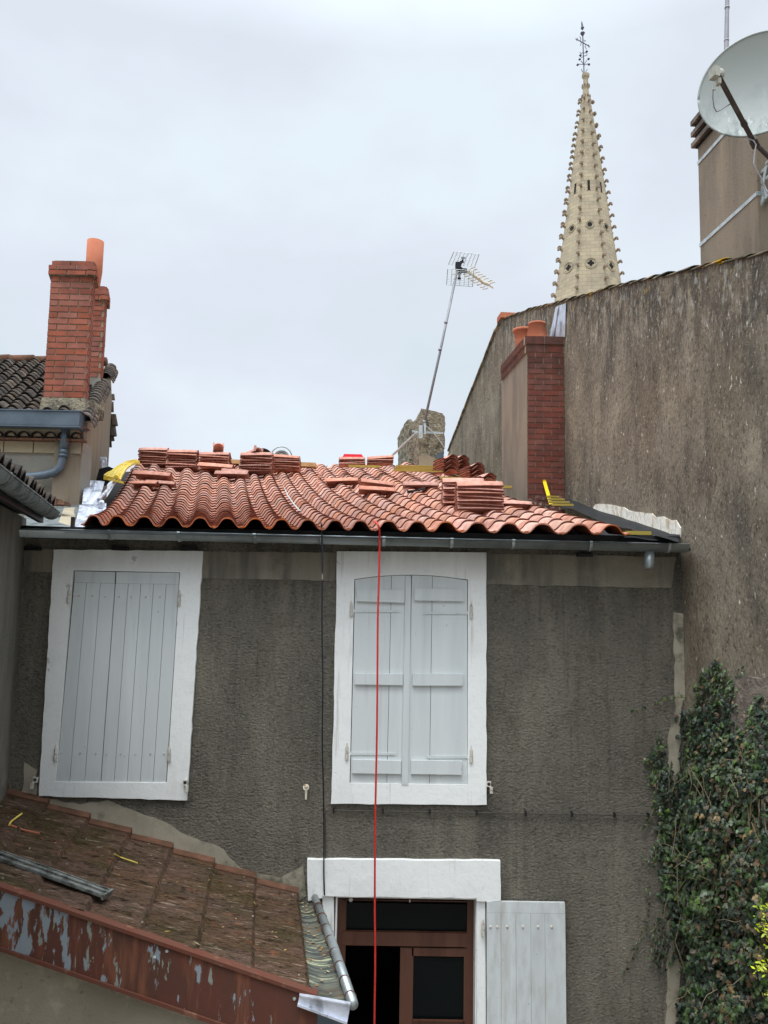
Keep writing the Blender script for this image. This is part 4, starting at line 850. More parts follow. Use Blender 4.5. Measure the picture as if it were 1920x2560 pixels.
for x, y in ((545, 1200), (790, 1190), (490, 1350), (800, 1340), (740, 985), (565, 1090)): s.lathe(zc(x, y), [(.02, -.14), (.15, 0), (.02, .16)], 8)
s.build('iron_cross', 'iron', church)
# ------------------------------------------------------------------ LEFT BACK HOUSE
YB = 8.8
oh = thing('old_house', 'old stone house with dark canal tile roof and brick chimneys at the upper left', 'house', (on(100, 1200, YB).x, YB, 0))
cor = on(204, 1150, YB); SDv = dirvp(385); SN = V3(SDv.y, -SDv.x, 0)
z_g = on(100, 1102, YB).z
zfoot = 3.6
Lw = 3.9
xl = on(-260, 1100, YB).x
s = MB(); s.prism([V3(xl, YB, zfoot), V3(cor.x, YB, zfoot), V3(cor.x, YB, z_g), V3(xl, YB, z_g)], V3(0, .3, 0)); s.build('front_wall', 'greywall', oh)
# side wall with gable top
z_e = on(210, 1052, YB).z; rdg = cor+SDv*Lw; z_r = on(*[proj(V3(rdg.x, rdg.y, 8))[0], 912], rdg.y).z
s = MB(); b_ = V3(cor.x, YB+.302, 0)
sidep = [V3(cor.x+.002, YB+.002, zfoot), cor+SDv*(2*Lw), V3(0, 0, 0)]
P1 = V3(cor.x+.002, YB+.002, 0); P2 = P1+SDv*Lw; P3 = P1+SDv*Lw*1.22
wv = [V3(P1.x, P1.y, zfoot), V3(P3.x, P3.y, zfoot), V3(P3.x, P3.y, z_r-.45), V3(P2.x, P2.y, z_r-.02), V3(P1.x, P1.y, z_e-.02)]
s.prism(wv, -SN*.3); s.build('side_wall', 'sidewall', oh)
# canal tiled roof (local surface), overlapping columns
eA = V3(cor.x, YB-.12, z_e); 
def os_(t, q):                                   # t: columns of .2 m to the left of the verge
    return eA+V3(-.20*t, 0, 0)+SDv*(q*(Lw+.1))+UP*(q*(z_r-z_e))+V3(0, 0, .015*math.sin(t*1.7+q*5))
def on_(t, q): return V3(0, -(z_r-z_e), Lw).normalized()
cprof = lambda u: max(-.25, math.cos(math.pi*u*1.25))
# mirrored columns run to -x, so feed increasing t leftwards through negative steps
s_tiles(lambda t, q: os_(-t, q), on_, 0, [-k for k in range(1, 17)], lambda i: Lw, .17, .06, ['oldtile', 'oldlip', 'oldlip'], 'roof_tiles', oh, jit=.02, thick=.016, lift=.03, prof=cprof, seed=9, nu=8)
s = MB(); s.face([os_(0, 0)-UP*.03, os_(0, 1)-UP*.03, os_(17, 1)-UP*.03, os_(17, 0)-UP*.03]); rr_ = os_(0, 1); s.face([rr_-UP*.03, os_(17, 1)-UP*.03, os_(17, 1)+SDv*2.2-UP*1.0, rr_+SDv*2.2-UP*1.0]); s.build('roof_deck', 'oldlip', oh)
# ridge tiles
s = MB()
for k in range(8):
    a = os_(.2+k*2.0, 1)+UP*.05; b = os_(.2+(k+1)*2.0+.2, 1)+UP*.04; s.tube([a, b], [.085, .075], 10)
s.build('ridge_tiles', 'redverge', oh, smooth=True)
# verge tiles that curl over the edge
s = MB(); rd = random.Random(12)
for k in range(24):
    q = k/24
    a = os_(-.25, q); b = os_(-.25, min(1, q+1.6/24))
    for (P, Q, rr, dd) in ((a, b, .085, 0), (a-UP*.07+SN*.05, b-UP*.07+SN*.05, .07, 1)):
        if dd and 5 < k < 8 or 13 < k < 17: continue
        vs = []
        for pp, lf in ((P, .03), (Q, 0)):
            for rad in (rr, rr-.014):
                for i in range(8): an = math.pi*(i/7)*1.05-.1; vs.append(pp+SN*math.cos(an)*rad+UP*(math.sin(an)*rad+lf-.05)+SN*rd.uniform(-.004, .004))
        fs = [(i, i+1, 16+i+1, 16+i) for i in range(7)]+[(i+1, i, 8+i, 8+i+1) for i in range(7)]+[(0, 16, 24, 8)]
        s.add(vs, fs)
# rear verge seen beyond the ridge
s.build('verge_tiles', 'oldtile', oh); s = MB()
for y0_, y1_, r_ in ((985, 1000, .03), (1004, 1030, .025), (1036, 1064, .075), (1058, 1090, .07), (1084, 1102, .05)):
    a_, b_ = on(272, y0_, P3.y), on(272, y1_, P3.y); s.tube([V3(P3.x, P3.y, a_.z)+SN*r_*.3, V3(P3.x, P3.y, b_.z)+SN*r_*.7], [r_*.8, r_], 8)
s.build('verge_tiles', 'oldtile', oh)
# box gutter
s = MB(); gy = YB-.24; zg1, zg0 = on(100, 1027, gy).z, on(100, 1063, gy).z; gx1 = on(199, 1040, gy).x
s.box((xl, gy, zg0), (gx1, gy+.006, zg1)); s.box((xl, gy, zg0), (gx1, gy+.24, zg0+.006)); s.box((xl, gy+.234, zg0+.006), (gx1-.006, gy+.24, zg1+.02))
s.prism([V3(gx1, gy+.006, zg0), V3(gx1, gy+.24, zg0), V3(gx1, gy+.24, zg1), V3(gx1, gy+.006, zg1)], (-.006, 0, 0))
s.box((xl, gy-.014, zg1), (gx1+.014, gy+.012, zg1+.012)); s.box((gx1-.01, gy+.012, zg1), (gx1+.014, gy+.25, zg1+.012)); s.box((xl, gy-.012, zg0-.018), (gx1+.012, gy+.24, zg0-.0005)); 
bg_ = s.build('gutter', 'zincdark', oh, label='dark box gutter under the old canal tiles')
s = MB(); pp = [(166, 1064), (162, 1100), (158, 1125)]
s.tube([on(x, y, YB-.10) for x, y in pp], .050, 16); s.tube([on(x, y, YB-.10) for x, y in [(158, 1122), (156, 1150), (150, 1168), (138, 1180), (115, 1187), (80, 1191), (10, 1194), (-60, 1196)]], .046, 16)
s.tube([on(158.5, 1136, YB-.10), on(158, 1142, YB-.10)], .060, 16); s.tube([on(160, 1124, YB-.10), on(158.6, 1136, YB-.10)], .054, 16)
s.build('downpipe', 'zincdark', bg_, smooth=True)
# genoise cornice: mortar with tile arcs and a brick-red course
s = MB(); s.box((xl, YB-.10, on(100, 1095, YB).z), (cor.x-.03, YB-.001, on(100, 1070, YB).z), 0)
for k in range(14):
    xx = on(192-k*33, 1083, YB-.12).x
    pts = [V3(xx+.066*math.cos(math.pi*i/8), YB-.115, on(100, 1096, YB-.12).z+.075*math.sin(math.pi*i/8)) for i in range(9)]
    for a, b in zip(pts[:-1], pts[1:]): c_ = (a+b)/2; s.obox(c_, (b-a)*.52, V3(0, .03, 0), V3(0, 1, 0).cross((b-a).normalized())*.006, 1)
    xw = on(192-k*33, 1098, YB-.13).x; s.box((xw-.07, YB-.14, on(100, 1101, YB-.12).z), (xw+.072, YB-.002, on(100, 1096, YB-.12).z), 2)
for k in range(10): xw = on(192-k*46, 1098, YB-.13).x; s.box((xw-.10, YB-.15, on(100, 1070, YB-.12).z), (xw+.09, YB-.003, on(100, 1066, YB-.12).z), 2)
s.build('cornice', ['stone', 'oldlip', 'redverge'], oh)
s = MB()
for a, b in ((204, 160), (158, 88), (86, 14), (12, -60), (-62, -140)):
    s.box((on(b, 1120, YB).x, YB-.035, on(100, 1133, YB).z), (on(a, 1120, YB).x-.004, YB-.001, on(100, 1102, YB).z))
s.build('stone_band', 'stone', oh)
# two brick chimneys
def brick_stack(name_label, P, u, v, z0, z1, zcap, ov, seed, par=oh, nf=3):
    mb = MB(); quadbox(mb, P, u, v, z0, z1); b = mb.build('chimney', 'mortar', par, label=name_label)
    un, vn = u.normalized(), v.normalized(); nU = V3(un.y, -un.x, 0); nV = V3(vn.y, -vn.x, 0); mb = MB()
    fb = z0+.0
    bricks(mb, V3(P.x, P.y, fb), un, UP, nU, u.length, zcap-fb, bw=.225, bh=.058, j_=.014, th=.02, seed=seed, shift=.55)
    bricks(mb, V3((P+u).x, (P+u).y, fb), vn, UP, nV, v.length, zcap-fb, bw=.225, bh=.058, j_=.014, th=.02, seed=seed+1, shift=.5)
    bricks(mb, V3(P.x, P.y, fb)+v, -vn, UP, -nV, v.length, zcap-fb, bw=.225, bh=.058, j_=.014, th=.02, seed=seed+1, shift=.5)
    mb.build('brickwork', 'brick', b)
    mb = MB(); H = (z1-zcap)/3
    for r in range(3):
        o2 = (.045, .045, .012)[r]; Q = P-un*o2-vn*o2; zz = zcap+r*H; uL, vL = u.length+2*o2, v.length+2*o2
        quadbox(mb, Q+un*.006+vn*.006, un*(uL-.012), vn*(vL-.012), zz+.001, zz+H-.003, 1)
        for F0, dd, LL, nn in ((Q, un, uL, nU), (Q+un*uL, vn, vL, nV)):
            x = -(.12 if r % 2 else 0)
            while x < LL-.02:
                a, c_ = max(0, x), min(LL, x+.22)
                if c_-a > .02: mb.obox(V3(F0.x, F0.y, 0)+dd*((a+c_)/2)-nn*.045+UP*(zz+H/2), dd*((c_-a)/2-.003), nn*.05, UP*(H/2-.006))
                x += .23
    quadbox(mb, P+un*.02+vn*.02, u-un*.04, v-vn*.04, z1-.001, z1+.015, 1)
    mb.build('cap', ['brick', 'mossmortar'], b)
    return b
YK = 8.98
cP = on(110, 1000, YK); cQ = on(212, 1000, YK)
c1_ = brick_stack('tall brick chimney standing just above the box gutter', V3(cP.x, YK, 0), V3(cQ.x-cP.x, 0, 0), SDv*.34, on(110, 994, YK).z, on(120, 652, YK).z, on(120, 690, YK).z, .04, 5)
s = MB(); q0 = V3(cP.x-.015, YK-.02, 0); s.hexa([V3(q0.x-.02, q0.y-.03, on(110, 1032, YK).z), V3(cQ.x+.03, q0.y-.03, on(110, 1032, YK).z), V3(cQ.x+.10, q0.y+.4, on(110, 1032, YK).z), V3(q0.x+.06, q0.y+.4, on(110, 1032, YK).z)],
    [V3(q0.x, q0.y, on(110, 994, YK).z-.002), V3(cQ.x+.015, q0.y, on(110, 994, YK).z-.002), V3(cQ.x+.10, q0.y+.39, on(110, 994, YK).z-.002), V3(q0.x+.08, q0.y+.39, on(110, 994, YK).z-.002)]); s.build('mortar_base', 'mossmortar', c1_)
YK2 = 10.7
cP2 = on(204, 950, YK2); cQ2 = on(251, 950, YK2); dz_ = 0
c2_ = brick_stack('shorter weathered brick chimney behind the tall one', V3(cP2.x, YK2, 0), V3(cQ2.x-cP2.x, 0, 0), SDv*.30, on(230, 944, YK2).z, on(230, 716, YK2).z, on(230, 752, YK2).z, .03, 15)
s = MB(); quadbox(s, V3(cP2.x-.01, YK2-.015, 0), V3(cQ2.x-cP2.x+.02, 0, 0), SDv*.33, on(230, 1010, YK2).z, on(230, 944, YK2).z-.002); s.build('mortar_base', 'greywall', c2_)
s = MB(); pc = V3((cP2.x+cQ2.x)/2-.12, YK2+.17, on(230, 716, YK2).z); hp_ = on(226, 602, YK2+.15).z-pc.z
s.lathe(pc, [(.095, 0), (.10, .1), (.118, .3), (.118, hp_), (.10, hp_), (.10, hp_-.05)], 28); s.build('chimney_pot', 'pot', c2_, smooth=True)
# ------------------------------------------------------------------ NEAR LEFT HOUSE (wall, gutter, tile ends)
nl = thing('side_house', 'grey rendered house along the left edge with a sagging dark half round gutter', 'house', (X0, YF-1, 0))
ND = dirvp(392); NN = V3(ND.y, -ND.x, 0)
wp = on(46, 1600, YF); za = on(149, 1281, 6.85)
s = MB(); A_ = V3(wp.x, YF-.001, 0); B_ = A_-ND*6
s.prism([V3(A_.x, A_.y, 0), V3(A_.x, A_.y, za.z-.05), V3(B_.x, B_.y, za.z-.05), V3(B_.x, B_.y, 0)], -NN*.3); s.build('wall', 'sidegrey', nl)
G1 = za-NN*.068; G1.z = za.z; G0 = G1-ND*5
s = MB(); half(s, G1, G0, .07, side=NN); s.tube([G1+NN*.07, G0+NN*.07], .008, 8)
n = 14; s.prism([G1+NN*math.cos(math.pi+math.pi*k/n)*.069+UP*math.sin(math.pi+math.pi*k/n)*.069 for k in range(n+1)], -ND*.004)
for k in range(1, 5): P = G1-ND*(k*.6); [s.obox(P+NN*math.cos(a)*.073+UP*math.sin(a)*.073, ND*.008, (NN*-math.sin(a)+UP*math.cos(a))*.012, (NN*math.cos(a)+UP*math.sin(a))*.002) for a in [math.pi+math.pi*i/10 for i in range(11)]]
s.build('gutter', 'zincold', nl, smooth=True)
s = MB(); s.hexa([G1-NN*.10-UP*.10, G0-NN*.10-UP*.10, G0-NN*.06-UP*.10, G1-NN*.06-UP*.10], [G1-NN*.10+UP*.03, G0-NN*.10+UP*.03, G0-NN*.06+UP*.03, G1-NN*.06+UP*.03]); s.hexa([G1-NN*.5-UP*.03, G0-NN*.5-UP*.03, G0-NN*.10-UP*.03, G1-NN*.10-UP*.03], [G1-NN*.5-UP*.01, G0-NN*.5-UP*.01, G0-NN*.1-UP*.01, G1-NN*.1-UP*.01]); s.build('soffit', 'blacktool', nl)
def nls(t, q): return G1+UP*.03-NN*(.0+q*2.2)-ND*(.18*t+.02)+UP*(q*.62)+UP*.01*math.sin(t*2.1)
s_tiles(nls, lambda t, q: (UP*2.2+NN*.62).normalized(), 0, range(0, 26), lambda i: 2.2, .3, .06, ['oldtile', 'oldlip', 'oldtile'], 'roof_tiles', nl, jit=.03, thick=.018, lift=.03, prof=cprof, seed=19, nu=8)
s = MB(); s.face([nls(0, 0)-UP*.02, nls(26, 0)-UP*.02, nls(26, 1)-UP*.02, nls(0, 1)-UP*.02]); s.build('roof_deck', 'oldlip', nl)
# orange tiles at the end of that roof
for (x, y, L_, r_) in ((130, 1252, .14, .06), (160, 1257, .05, .035)):
    s = MB()
    P = on(x, y, 7.7); s.hexa([P+V3(-L_, -.05, -r_*.6), P+V3(L_*.5, -.06, -r_*.8), P+V3(L_*.5, .12, -r_*.7), P+V3(-L_, .12, -r_*.6)], [P+V3(-L_, -.03, r_*.7), P+V3(L_*.42, -.04, r_*.35), P+V3(L_*.45, .1, r_*.3), P+V3(-L_, .1, r_*.6)])
    s.build('end_tile', 'redverge', nl)
# valley sheets between the three roofs
val = MB()
val.face([on(60, 1326, 6.85), on(205, 1326, 6.85), on(208, 1262, 8.75), on(150, 1262, 8.75), on(60, 1290, 7.6)])
val.face([on(60, 1345, 6.85), on(205, 1347, 6.85), on(205, 1326, 6.85), on(60, 1326, 6.85)])
val.build('valley_sheet', 'zincold', house)
mo = MB(); mo.prism([on(x, y, Y) for x, y, Y in ((140, 1318, 7.05), (188, 1320, 6.98), (200, 1290, 7.7), (200, 1268, 8.6), (160, 1270, 8.3), (150, 1296, 7.5))], V3(0, 0, -.02)); mo.build('valley_mortar', 'stone', house)
fl = MB()
def crump(mb, q4, n=6, amp=.012, seed=1):
    rd = random.Random(seed); Q = [on(*q) for q in q4]
    vals = {}
    def f_(u, v):
        k = (round(u*n), round(v*n))
        if k not in vals: vals[k] = V3(rd.uniform(-amp, amp), rd.uniform(-amp, amp), rd.uniform(-amp, amp)) if 0 < u < 1 and 0 < v < 1 else V3(0, 0, 0)
        return Q[0]*(1-u)*(1-v)+Q[1]*u*(1-v)+Q[2]*u*v+Q[3]*(1-u)*v+vals[k]
    mb.grid(f_, n, n)
crump(fl, [(187, 1318, 6.84), (232, 1319, 6.80), (244, 1262, 8.4), (199, 1262, 8.4)]); crump(fl, [(205, 1261, 8.35), (245, 1262, 8.35), (262, 1203, 9.6), (212, 1200, 9.3)], seed=2)
crump(fl, [(232, 1319, 6.86), (262, 1318, 6.86), (266, 1258, 8.5), (244, 1262, 8.4)], seed=3); crump(fl, [(250, 1142, 11.4), (266, 1142, 11.4), (270, 1172, 11.3), (256, 1174, 11.3)], amp=.003)
fl.tube([on(246, 1250, 8.3), on(272, 1222, 9.2), on(310, 1180, 11)], .02, 8); fl.tube([on(254, 1256, 8.2), on(254, 1262, 8.1)], .03, 8)
flo = fl.build('flashing', 'lead', house)
bb = MB(); bb.obox(on(182, 1308, 6.83), V3(.012, 0, 0), V3(0, .02, 0), V3(0, 0, .055)); bb.build('membrane', 'black', house); bb = MB(); plateY(bb, [(240, 1200), (248, 1172), (272, 1166), (300, 1178), (262, 1215)], 10.6, .02); bb.build('membrane', 'black', house)
bb = MB(); crump(bb, [(185, 1321, 6.80), (262, 1323, 6.78), (262, 1318, 6.80), (187, 1317, 6.82)], 3, .002); bb.build('drip_edge', 'blacktool', house)
# ------------------------------------------------------------------ LEAN-TO ROOF lower left
lt = thing('lean_to', 'low outbuilding with mossy ribbed clay tile roof and peeling rusty fascia', 'outbuilding', (-2, 6, 0))
YS = 5.27
wTL, wTR = on(80, 2003, YF), on(745, 2242, YF)          # along the facade
fTL, fTR = on(0, 2225, YS), on(776, 2490, YS)
sl = (wTR-wTL).normalized()
def LS(a, b):                                   # a: metres along slope from right end (positive up-left); b 0 facade .. 1 fascia
    pw = wTR-sl*a; sf = (fTR-fTL).normalized(); pf = fTR-sf*a
    return pw+(pf-pw)*b
EX = .385; ncr = 13
s = MB(); nb = 150; rd = random.Random(8)
for c_ in range(ncr):
    sub = [0, .06, .12, .3, .5, .7, .9, 1.0, 1.12]
    for tile in range(9):                       # tiles across, each its own island
        b0_, b1_ = tile/9, (tile+1)/9
        m_ = 18; hj = rd.uniform(-.004, .006); tj = rd.uniform(-.006, .006)
        vs = []
        for ai, af in enumerate(sub):
            for k in range(m_+1):
                b = b0_+(b1_-b0_)*k/m_; f_ = k/m_
                h = .045*(1-af/1.12)+hj+tj*f_
                rib = .007*(math.sin(f_*math.pi*9)**2)+(.018*math.exp(-((f_-.06)/.04)**2))
                if ai == 0: h -= .035; rib *= 1
                p = LS(c_*EX+af*EX+(rd.uniform(-.004, .004) if ai < 2 else 0), b)+UP*(h+rib+rd.uniform(-.0025, .0025))
                vs.append(p)
        n1 = m_+1; s.add(vs, [(i*n1+k, i*n1+k+1, (i+1)*n1+k+1, (i+1)*n1+k) for i in range(len(sub)-1) for k in range(m_)])
ltr = s.build('roof_tiles', 'leanto', lt)
s = MB()                                        # raised red edge tiles against the facade
for c_ in range(ncr):
    a0, a1 = c_*EX, (c_+1)*EX+.01
    p0, p1 = LS(a0, 0), LS(a1, 0); q0_, q1_ = LS(a0, .055), LS(a1, .055)
    s.hexa([p0-UP*.05, q0_-UP*.05, q1_-UP*.05, p1-UP*.05], [p0+UP*.082, q0_+UP*.066, q1_+UP*.022, p1+UP*.035])
s.build('edge_tiles', 'redverge', lt)
# fascia board
s = MB(); nrm = V3(0, -1, 0); H0 = .335
s.hexa([LS(-.05, 1)+V3(0, -.03, -H0), LS(5, 1)+V3(0, -.03, -H0), LS(5, 1)+V3(0, 0, -H0), LS(-.05, 1)+V3(0, 0, -H0)], [LS(-.05, 1)+V3(0, -.03, .03), LS(5, 1)+V3(0, -.03, .03), LS(5, 1)+V3(0, 0, .03), LS(-.05, 1)+V3(0, 0, .03)])
fa = s.build('fascia', 'fascia', lt)
for z_, y_ in ((.03, -.045), (-H0, -.045)):
    s = MB(); s.hexa([LS(-.05, 1)+V3(0, y_, z_-.012), LS(5, 1)+V3(0, y_, z_-.012), LS(5, 1)+V3(0, .02, z_-.013), LS(-.05, 1)+V3(0, .02, z_-.013)], [LS(-.05, 1)+V3(0, y_, z_+.012), LS(5, 1)+V3(0, y_, z_+.012), LS(5, 1)+V3(0, .02, z_+.013), LS(-.05, 1)+V3(0, .02, z_+.013)]); s.build('fascia_edge', 'rustedge', lt)
for x, y in ((386, 2393), (417, 2378), (736, 2497)):
    s = MB(); s.lathe(on(x, y, YS-.032), [(.011, 0), (.009, .006), (.002, .008)], 10, axis=V3(0, -1, 0)); s.build('screw', 'galv', fa)
s = MB(); yw = YS+.06; s.prism([V3(LS(.1, 1).x, yw, 0), LS(.1, 1)+V3(0, yw-LS(.1, 1).y, -.2), LS(5.2, 1)+V3(0, yw-LS(5.2, 1).y, -.2), V3(LS(5.2, 1).x, yw, 0)], V3(0, .2, 0)); s.build('wall', 'lowwall', lt)
s = MB(); s.prism([V3(LS(.1, 1).x, yw+.2, 0), V3(LS(.1, 1).x, YF, 0), LS(.1, 0)-UP*.1, LS(.1, 1)-UP*.1+V3(0, .25, 0)], V3(-.2, 0, 0)); s.build('end_wall', 'lowwall', lt)
# metal ventilation strip lying on the tiles
s = MB()
a_, b_2 = on(-10, 2137, 5.7), on(268, 2237, 5.55)
dd = (b_2-a_); dn = dd.normalized(); ac = V3(0, 1, 0)-dn*dn.y; ac.normalize(); nm = dn.cross(ac)
if nm.z < 0: nm = -nm
s.obox((a_+b_2)/2+nm*.004, dd/2, ac*.062, nm*.006); s.obox((a_+b_2)/2+nm*.016, dd/2, ac*.008, nm*.007); s.obox((a_+b_2)/2+nm*.013+ac*.054, dd/2, ac*.005, nm*.004); s.obox((a_+b_2)/2+nm*.013-ac*.054, dd/2, ac*.005, nm*.004)
for k in range(26): s.obox(a_+dd*((k+.5)/26)+nm*.014+ac*.028, dn*.014, ac*.006, nm*.003)
s.obox(b_2+nm*.004, dn*.008, ac*.066, nm*.016)
vs_ = s.build('vent_strip', 'ventstrip', lt)
# valley gutter: mossy channel, rolled zinc edge with rings, zinc stop end
s = MB(); R0, R1 = on(787, 2244, 6.93), on(883, 2512, 5.22)
s.grid(lambda u, v: (LS(.03, v)+UP*-.03)*(1-u)+(R0+(R1-R0)*v-UP*.03)*u-UP*.03*math.sin(u*math.pi), 8, 24)
ch_ = s.build('channel', 'slate', lt)
s = MB(); s.tube([R0, R0+(R1-R0)*.5+V3(.008, 0, .004), R1], [.030, .034, .034], 16)
for k in range(9):
    P = R0+(R1-R0)*(.02+.118*k); 
rol = s.build('rolled_edge', 'zinc', lt, smooth=True)
for k in range(8):
    P = R0+(R1-R0)*(.12+.118*k); d_ = (R1-R0).normalized(); a = d_.orthogonal().normalized(); b = d_.cross(a)
    mb = MB(); mb.tube([P+(a*math.cos(2*math.pi*i/20)+b*math.sin(2*math.pi*i/20))*.0355+d_*.012*math.sin(2*math.pi*i/20) for i in range(21)], .0045, 6); mb.build('ring', 'fascia', rol)
s = MB(); s.prism([on(749, 2488, 5.22), on(772, 2492, 5.22), on(876, 2512, 5.20), on(868, 2558, 5.20), on(800, 2537, 5.22), on(744, 2512, 5.22)], V3(0, .012, 0)); s.prism([on(748, 2488, 5.20), on(876, 2511, 5.18), on(876, 2514, 5.18), on(748, 2491, 5.20)], V3(0, .03, 0)); s.prism([on(744, 2511, 5.20), on(868, 2556, 5.18), on(867, 2562, 5.18), on(743, 2516, 5.20)], V3(0, .03, 0)); s.build('stop_end', 'lead', lt)
s = MB(); s.prism([on(748, 2515, 5.27), on(868, 2560, 5.27), on(868, 2700, 5.27), on(748, 2700, 5.27)], V3(0, .03, 0)); s.build('channel_side', 'zincdark', lt)
# litter on the lean-to
s = MB(); rd = random.Random(31)
for k in range(130):
    a, b = rd.uniform(.05, 3.6), rd.uniform(.06, .97); p = LS(a, b)+UP*(.055-.04*((a/EX) % 1)); r_ = rd.uniform(.005, .014); an = rd.uniform(0, 6.28); d1 = V3(math.cos(an), math.sin(an)*.9, rd.uniform(-.3, .3))*r_*rd.choice((1, 1, 2.6)); d2 = V3(-math.sin(an), math.cos(an), .1)*r_*.5
    s.face([p-d1, p+d2, p+d1, p-d2+UP*.004])
for k in range(60):
    v = rd.random(); u = rd.uniform(.1, .9); p = (LS(.03, v))*(1-u)+(R0+(R1-R0)*v)*u-UP*.045; r_ = rd.uniform(.008, .02); an = rd.uniform(0, 6.28); d1 = V3(math.cos(an), math.sin(an), .1)*r_; d2 = V3(-math.sin(an), math.cos(an), .2)*r_*.6; s.face([p-d1, p+d2, p+d1, p-d2])
lit = s.build('leaf_litter', 'litter', kind='stuff'); tag(lit, 'dead leaf scraps scattered over the mossy lean to roof', 'leaf litter')
s = MB(); rd = random.Random(32)
for k in range(34):
    a, b = rd.uniform(.05, 3.6), rd.uniform(.06, .97); p = LS(a, b)+UP*(.055-.04*((a/EX) % 1)); r_ = rd.uniform(.003, .009); s.lathe(p, [(.001, -r_*.5), (r_, -.1*r_), (r_*.8, r_*.5), (.001, r_*.8)], 6)
pb_ = s.build('pebble_grit', 'pebble', kind='stuff'); tag(pb_, 'small pale pebbles and lime crumbs on the mossy lean to roof', 'pebbles')
def strapbit(pts, label, r=.006, Y=5.9):
    mb = MB(); P = [on(x, y, Y_) for x, y, Y_ in pts]; mb.tube(P, r, 6); tag(mb.build('plastic_strap', 'yellowstrap'), label, 'strap')
def lroof_at(px, py):
    best = None
    for i in range(0, 300):
        for k in range(0, 41):
            p = LS(i*.0125, k/40)+UP*(.062-.045*((i*.0125/EX) % 1)); x, y = proj(p); d = (x-px)**2+(y-py)**2
            if best is None or d < best[0]: best = (d, p)
    return best[1]
for pts, lab in ((((55, 2040), (30, 2056), (23, 2066)), 'yellow end of a bent plastic strap on the mossy roof'), (((26, 2066), (60, 2076), (98, 2086)), 'orange strip lying below the yellow bent strap'), (((288, 2138), (302, 2148), (345, 2163)), 'thin yellow stalk lying mid roof on the mossy tiles')):
    mb = MB(); mb.tube([lroof_at(*q)+UP*.012 for q in pts], .0075 if 'thin' not in lab else .004, 6); tag(mb.build('plastic_strip', 'yellowstrap' if 'orange' not in lab else 'pot'), lab, 'strip')
# ------------------------------------------------------------------ LOOSE TILES
def tile_mesh():
    mb = MB(); nu, nv = 12, 6; L, Wd, th = .45, .27, .015
    def p(u, v, side):
        x = (v-.5)*L; tap = 1.05-.12*v; y = (u-.5)*Wd*tap
        z = (.5+.5*math.cos(2*math.pi*(u-.36)/1.02))**.85*.075*tap+.004*math.sin(v*3)
        return V3(x, y, z-(th if side else 0))
    n = nu+1
    vs = [p(a/nu, b/nv, 0) for b in range(nv+1) for a in range(nu+1)]+[p(a/nu, b/nv, 1) for b in range(nv+1) for a in range(nu+1)]
    o2 = n*(nv+1); fs = []
    for b in range(nv):
        for a in range(nu):
            i = b*n+a; fs += [(i, i+1, i+n+1, i+n), (o2+i+1, o2+i, o2+i+n, o2+i+n+1)]
    for a in range(nu): fs += [(a+1, a, o2+a, o2+a+1), (nv*n+a, nv*n+a+1, o2+nv*n+a+1, o2+nv*n+a)]
    for b in range(nv): fs += [(b*n, (b+1)*n, o2+(b+1)*n, o2+b*n), ((b+1)*n+nu, b*n+nu, o2+b*n+nu, o2+(b+1)*n+nu)]
    mb.add(vs, fs); me = bpy.data.meshes.new('clay_tile'); me.from_pydata([tuple(v) for v in mb.v], [], mb.f); me.materials.append(M['loose']); me.materials.append(M['tile_rim_shade'])
    for i, q in enumerate(me.polygons): q.material_index = 1 if i >= 2*nu*nv else 0
    for q in me.polygons: q.use_smooth = len(q.vertices) == 4 and abs(q.normal.z) > .2
    return me
TM = tile_mesh()
ORD = ['topmost', 'second', 'third', 'fourth', 'fifth', 'sixth', 'seventh', 'eighth', 'ninth']
rdt = random.Random(77)
def place_tile(P, rz, rx, ry, label, group, sc=1.0):
    o = bpy.data.objects.new('clay_tile', TM); col.objects.link(o)
    o.location = P; o.rotation_euler = (rx, ry, rz); o.scale = (sc, sc, sc); tag(o, label, 'clay tile', group); return o
def stack(px, pyb, width_px, n, where, group, rz=0, dep=None, pitch=.037, tilt=0, endon=False, fan=1.3):
    """n tiles nested; px,pyb = pixel of the middle of the foot"""
    P, t, q = roof_at(px, pyb, .07)
    if dep: P = on(px, pyb, dep)
    W_ = .45 if not endon else .27
    sc = 1.0
    want = width_px*P.y/F; sc = want/W_
    for k in range(n):
        e = 1 if k % 2 else -1
        lab = '%s tile%s of the %s' % ('topmost' if k == n-1 else ('lowest' if k == 0 else ORD[n-1-k]), '' if k in (0, n-1) else ' from the top', where)
        place_tile(P+UP*(k*pitch*sc+.0)+V3(rdt.uniform(-.006, .006), rdt.uniform(-.01, .01), 0)*sc, rz+rdt.uniform(-.03, .03), rdt.uniform(-.01, .01), tilt+e*rdt.uniform(.012, .035)*fan+(math.pi if 0 else 0), lab, group, sc)
G1_ = 'new clay tiles stacked along the roof ridge'; G2_ = 'new clay tiles stacked on the right of the roof'; G3_ = 'loose clay tiles lying on the laid tiles'
stack(386, 1166, 71, 7, 'leftmost ridge stack', G1_, dep=12.9)
stack(457, 1174, 75, 7, 'ridge stack touching the leftmost one', G1_, dep=12.7)
stack(538, 1179, 74, 7, 'ridge stack under the upright broken tile', G1_, dep=12.6)
stack(642, 1184, 80, 7, 'ridge stack in front of the black hose coil', G1_, dep=12.5)
stack(716, 1177, 68, 6, 'ridge stack in front of the pale ring', G1_, dep=12.9)
stack(880, 1165, 66, 3, 'low stack under the red box', G1_, dep=12.9)
stack(951, 1162, 66, 3, 'low leaning stack left of the chimney stub', G1_, dep=13.0, tilt=-.07)
RZ = R(90)+math.atan2(-WD.x, WD.y)
stack(1113, 1186, 42, 7, 'end on stack right of the yellow battens', G2_, rz=RZ+.25, dep=12.2, endon=True)
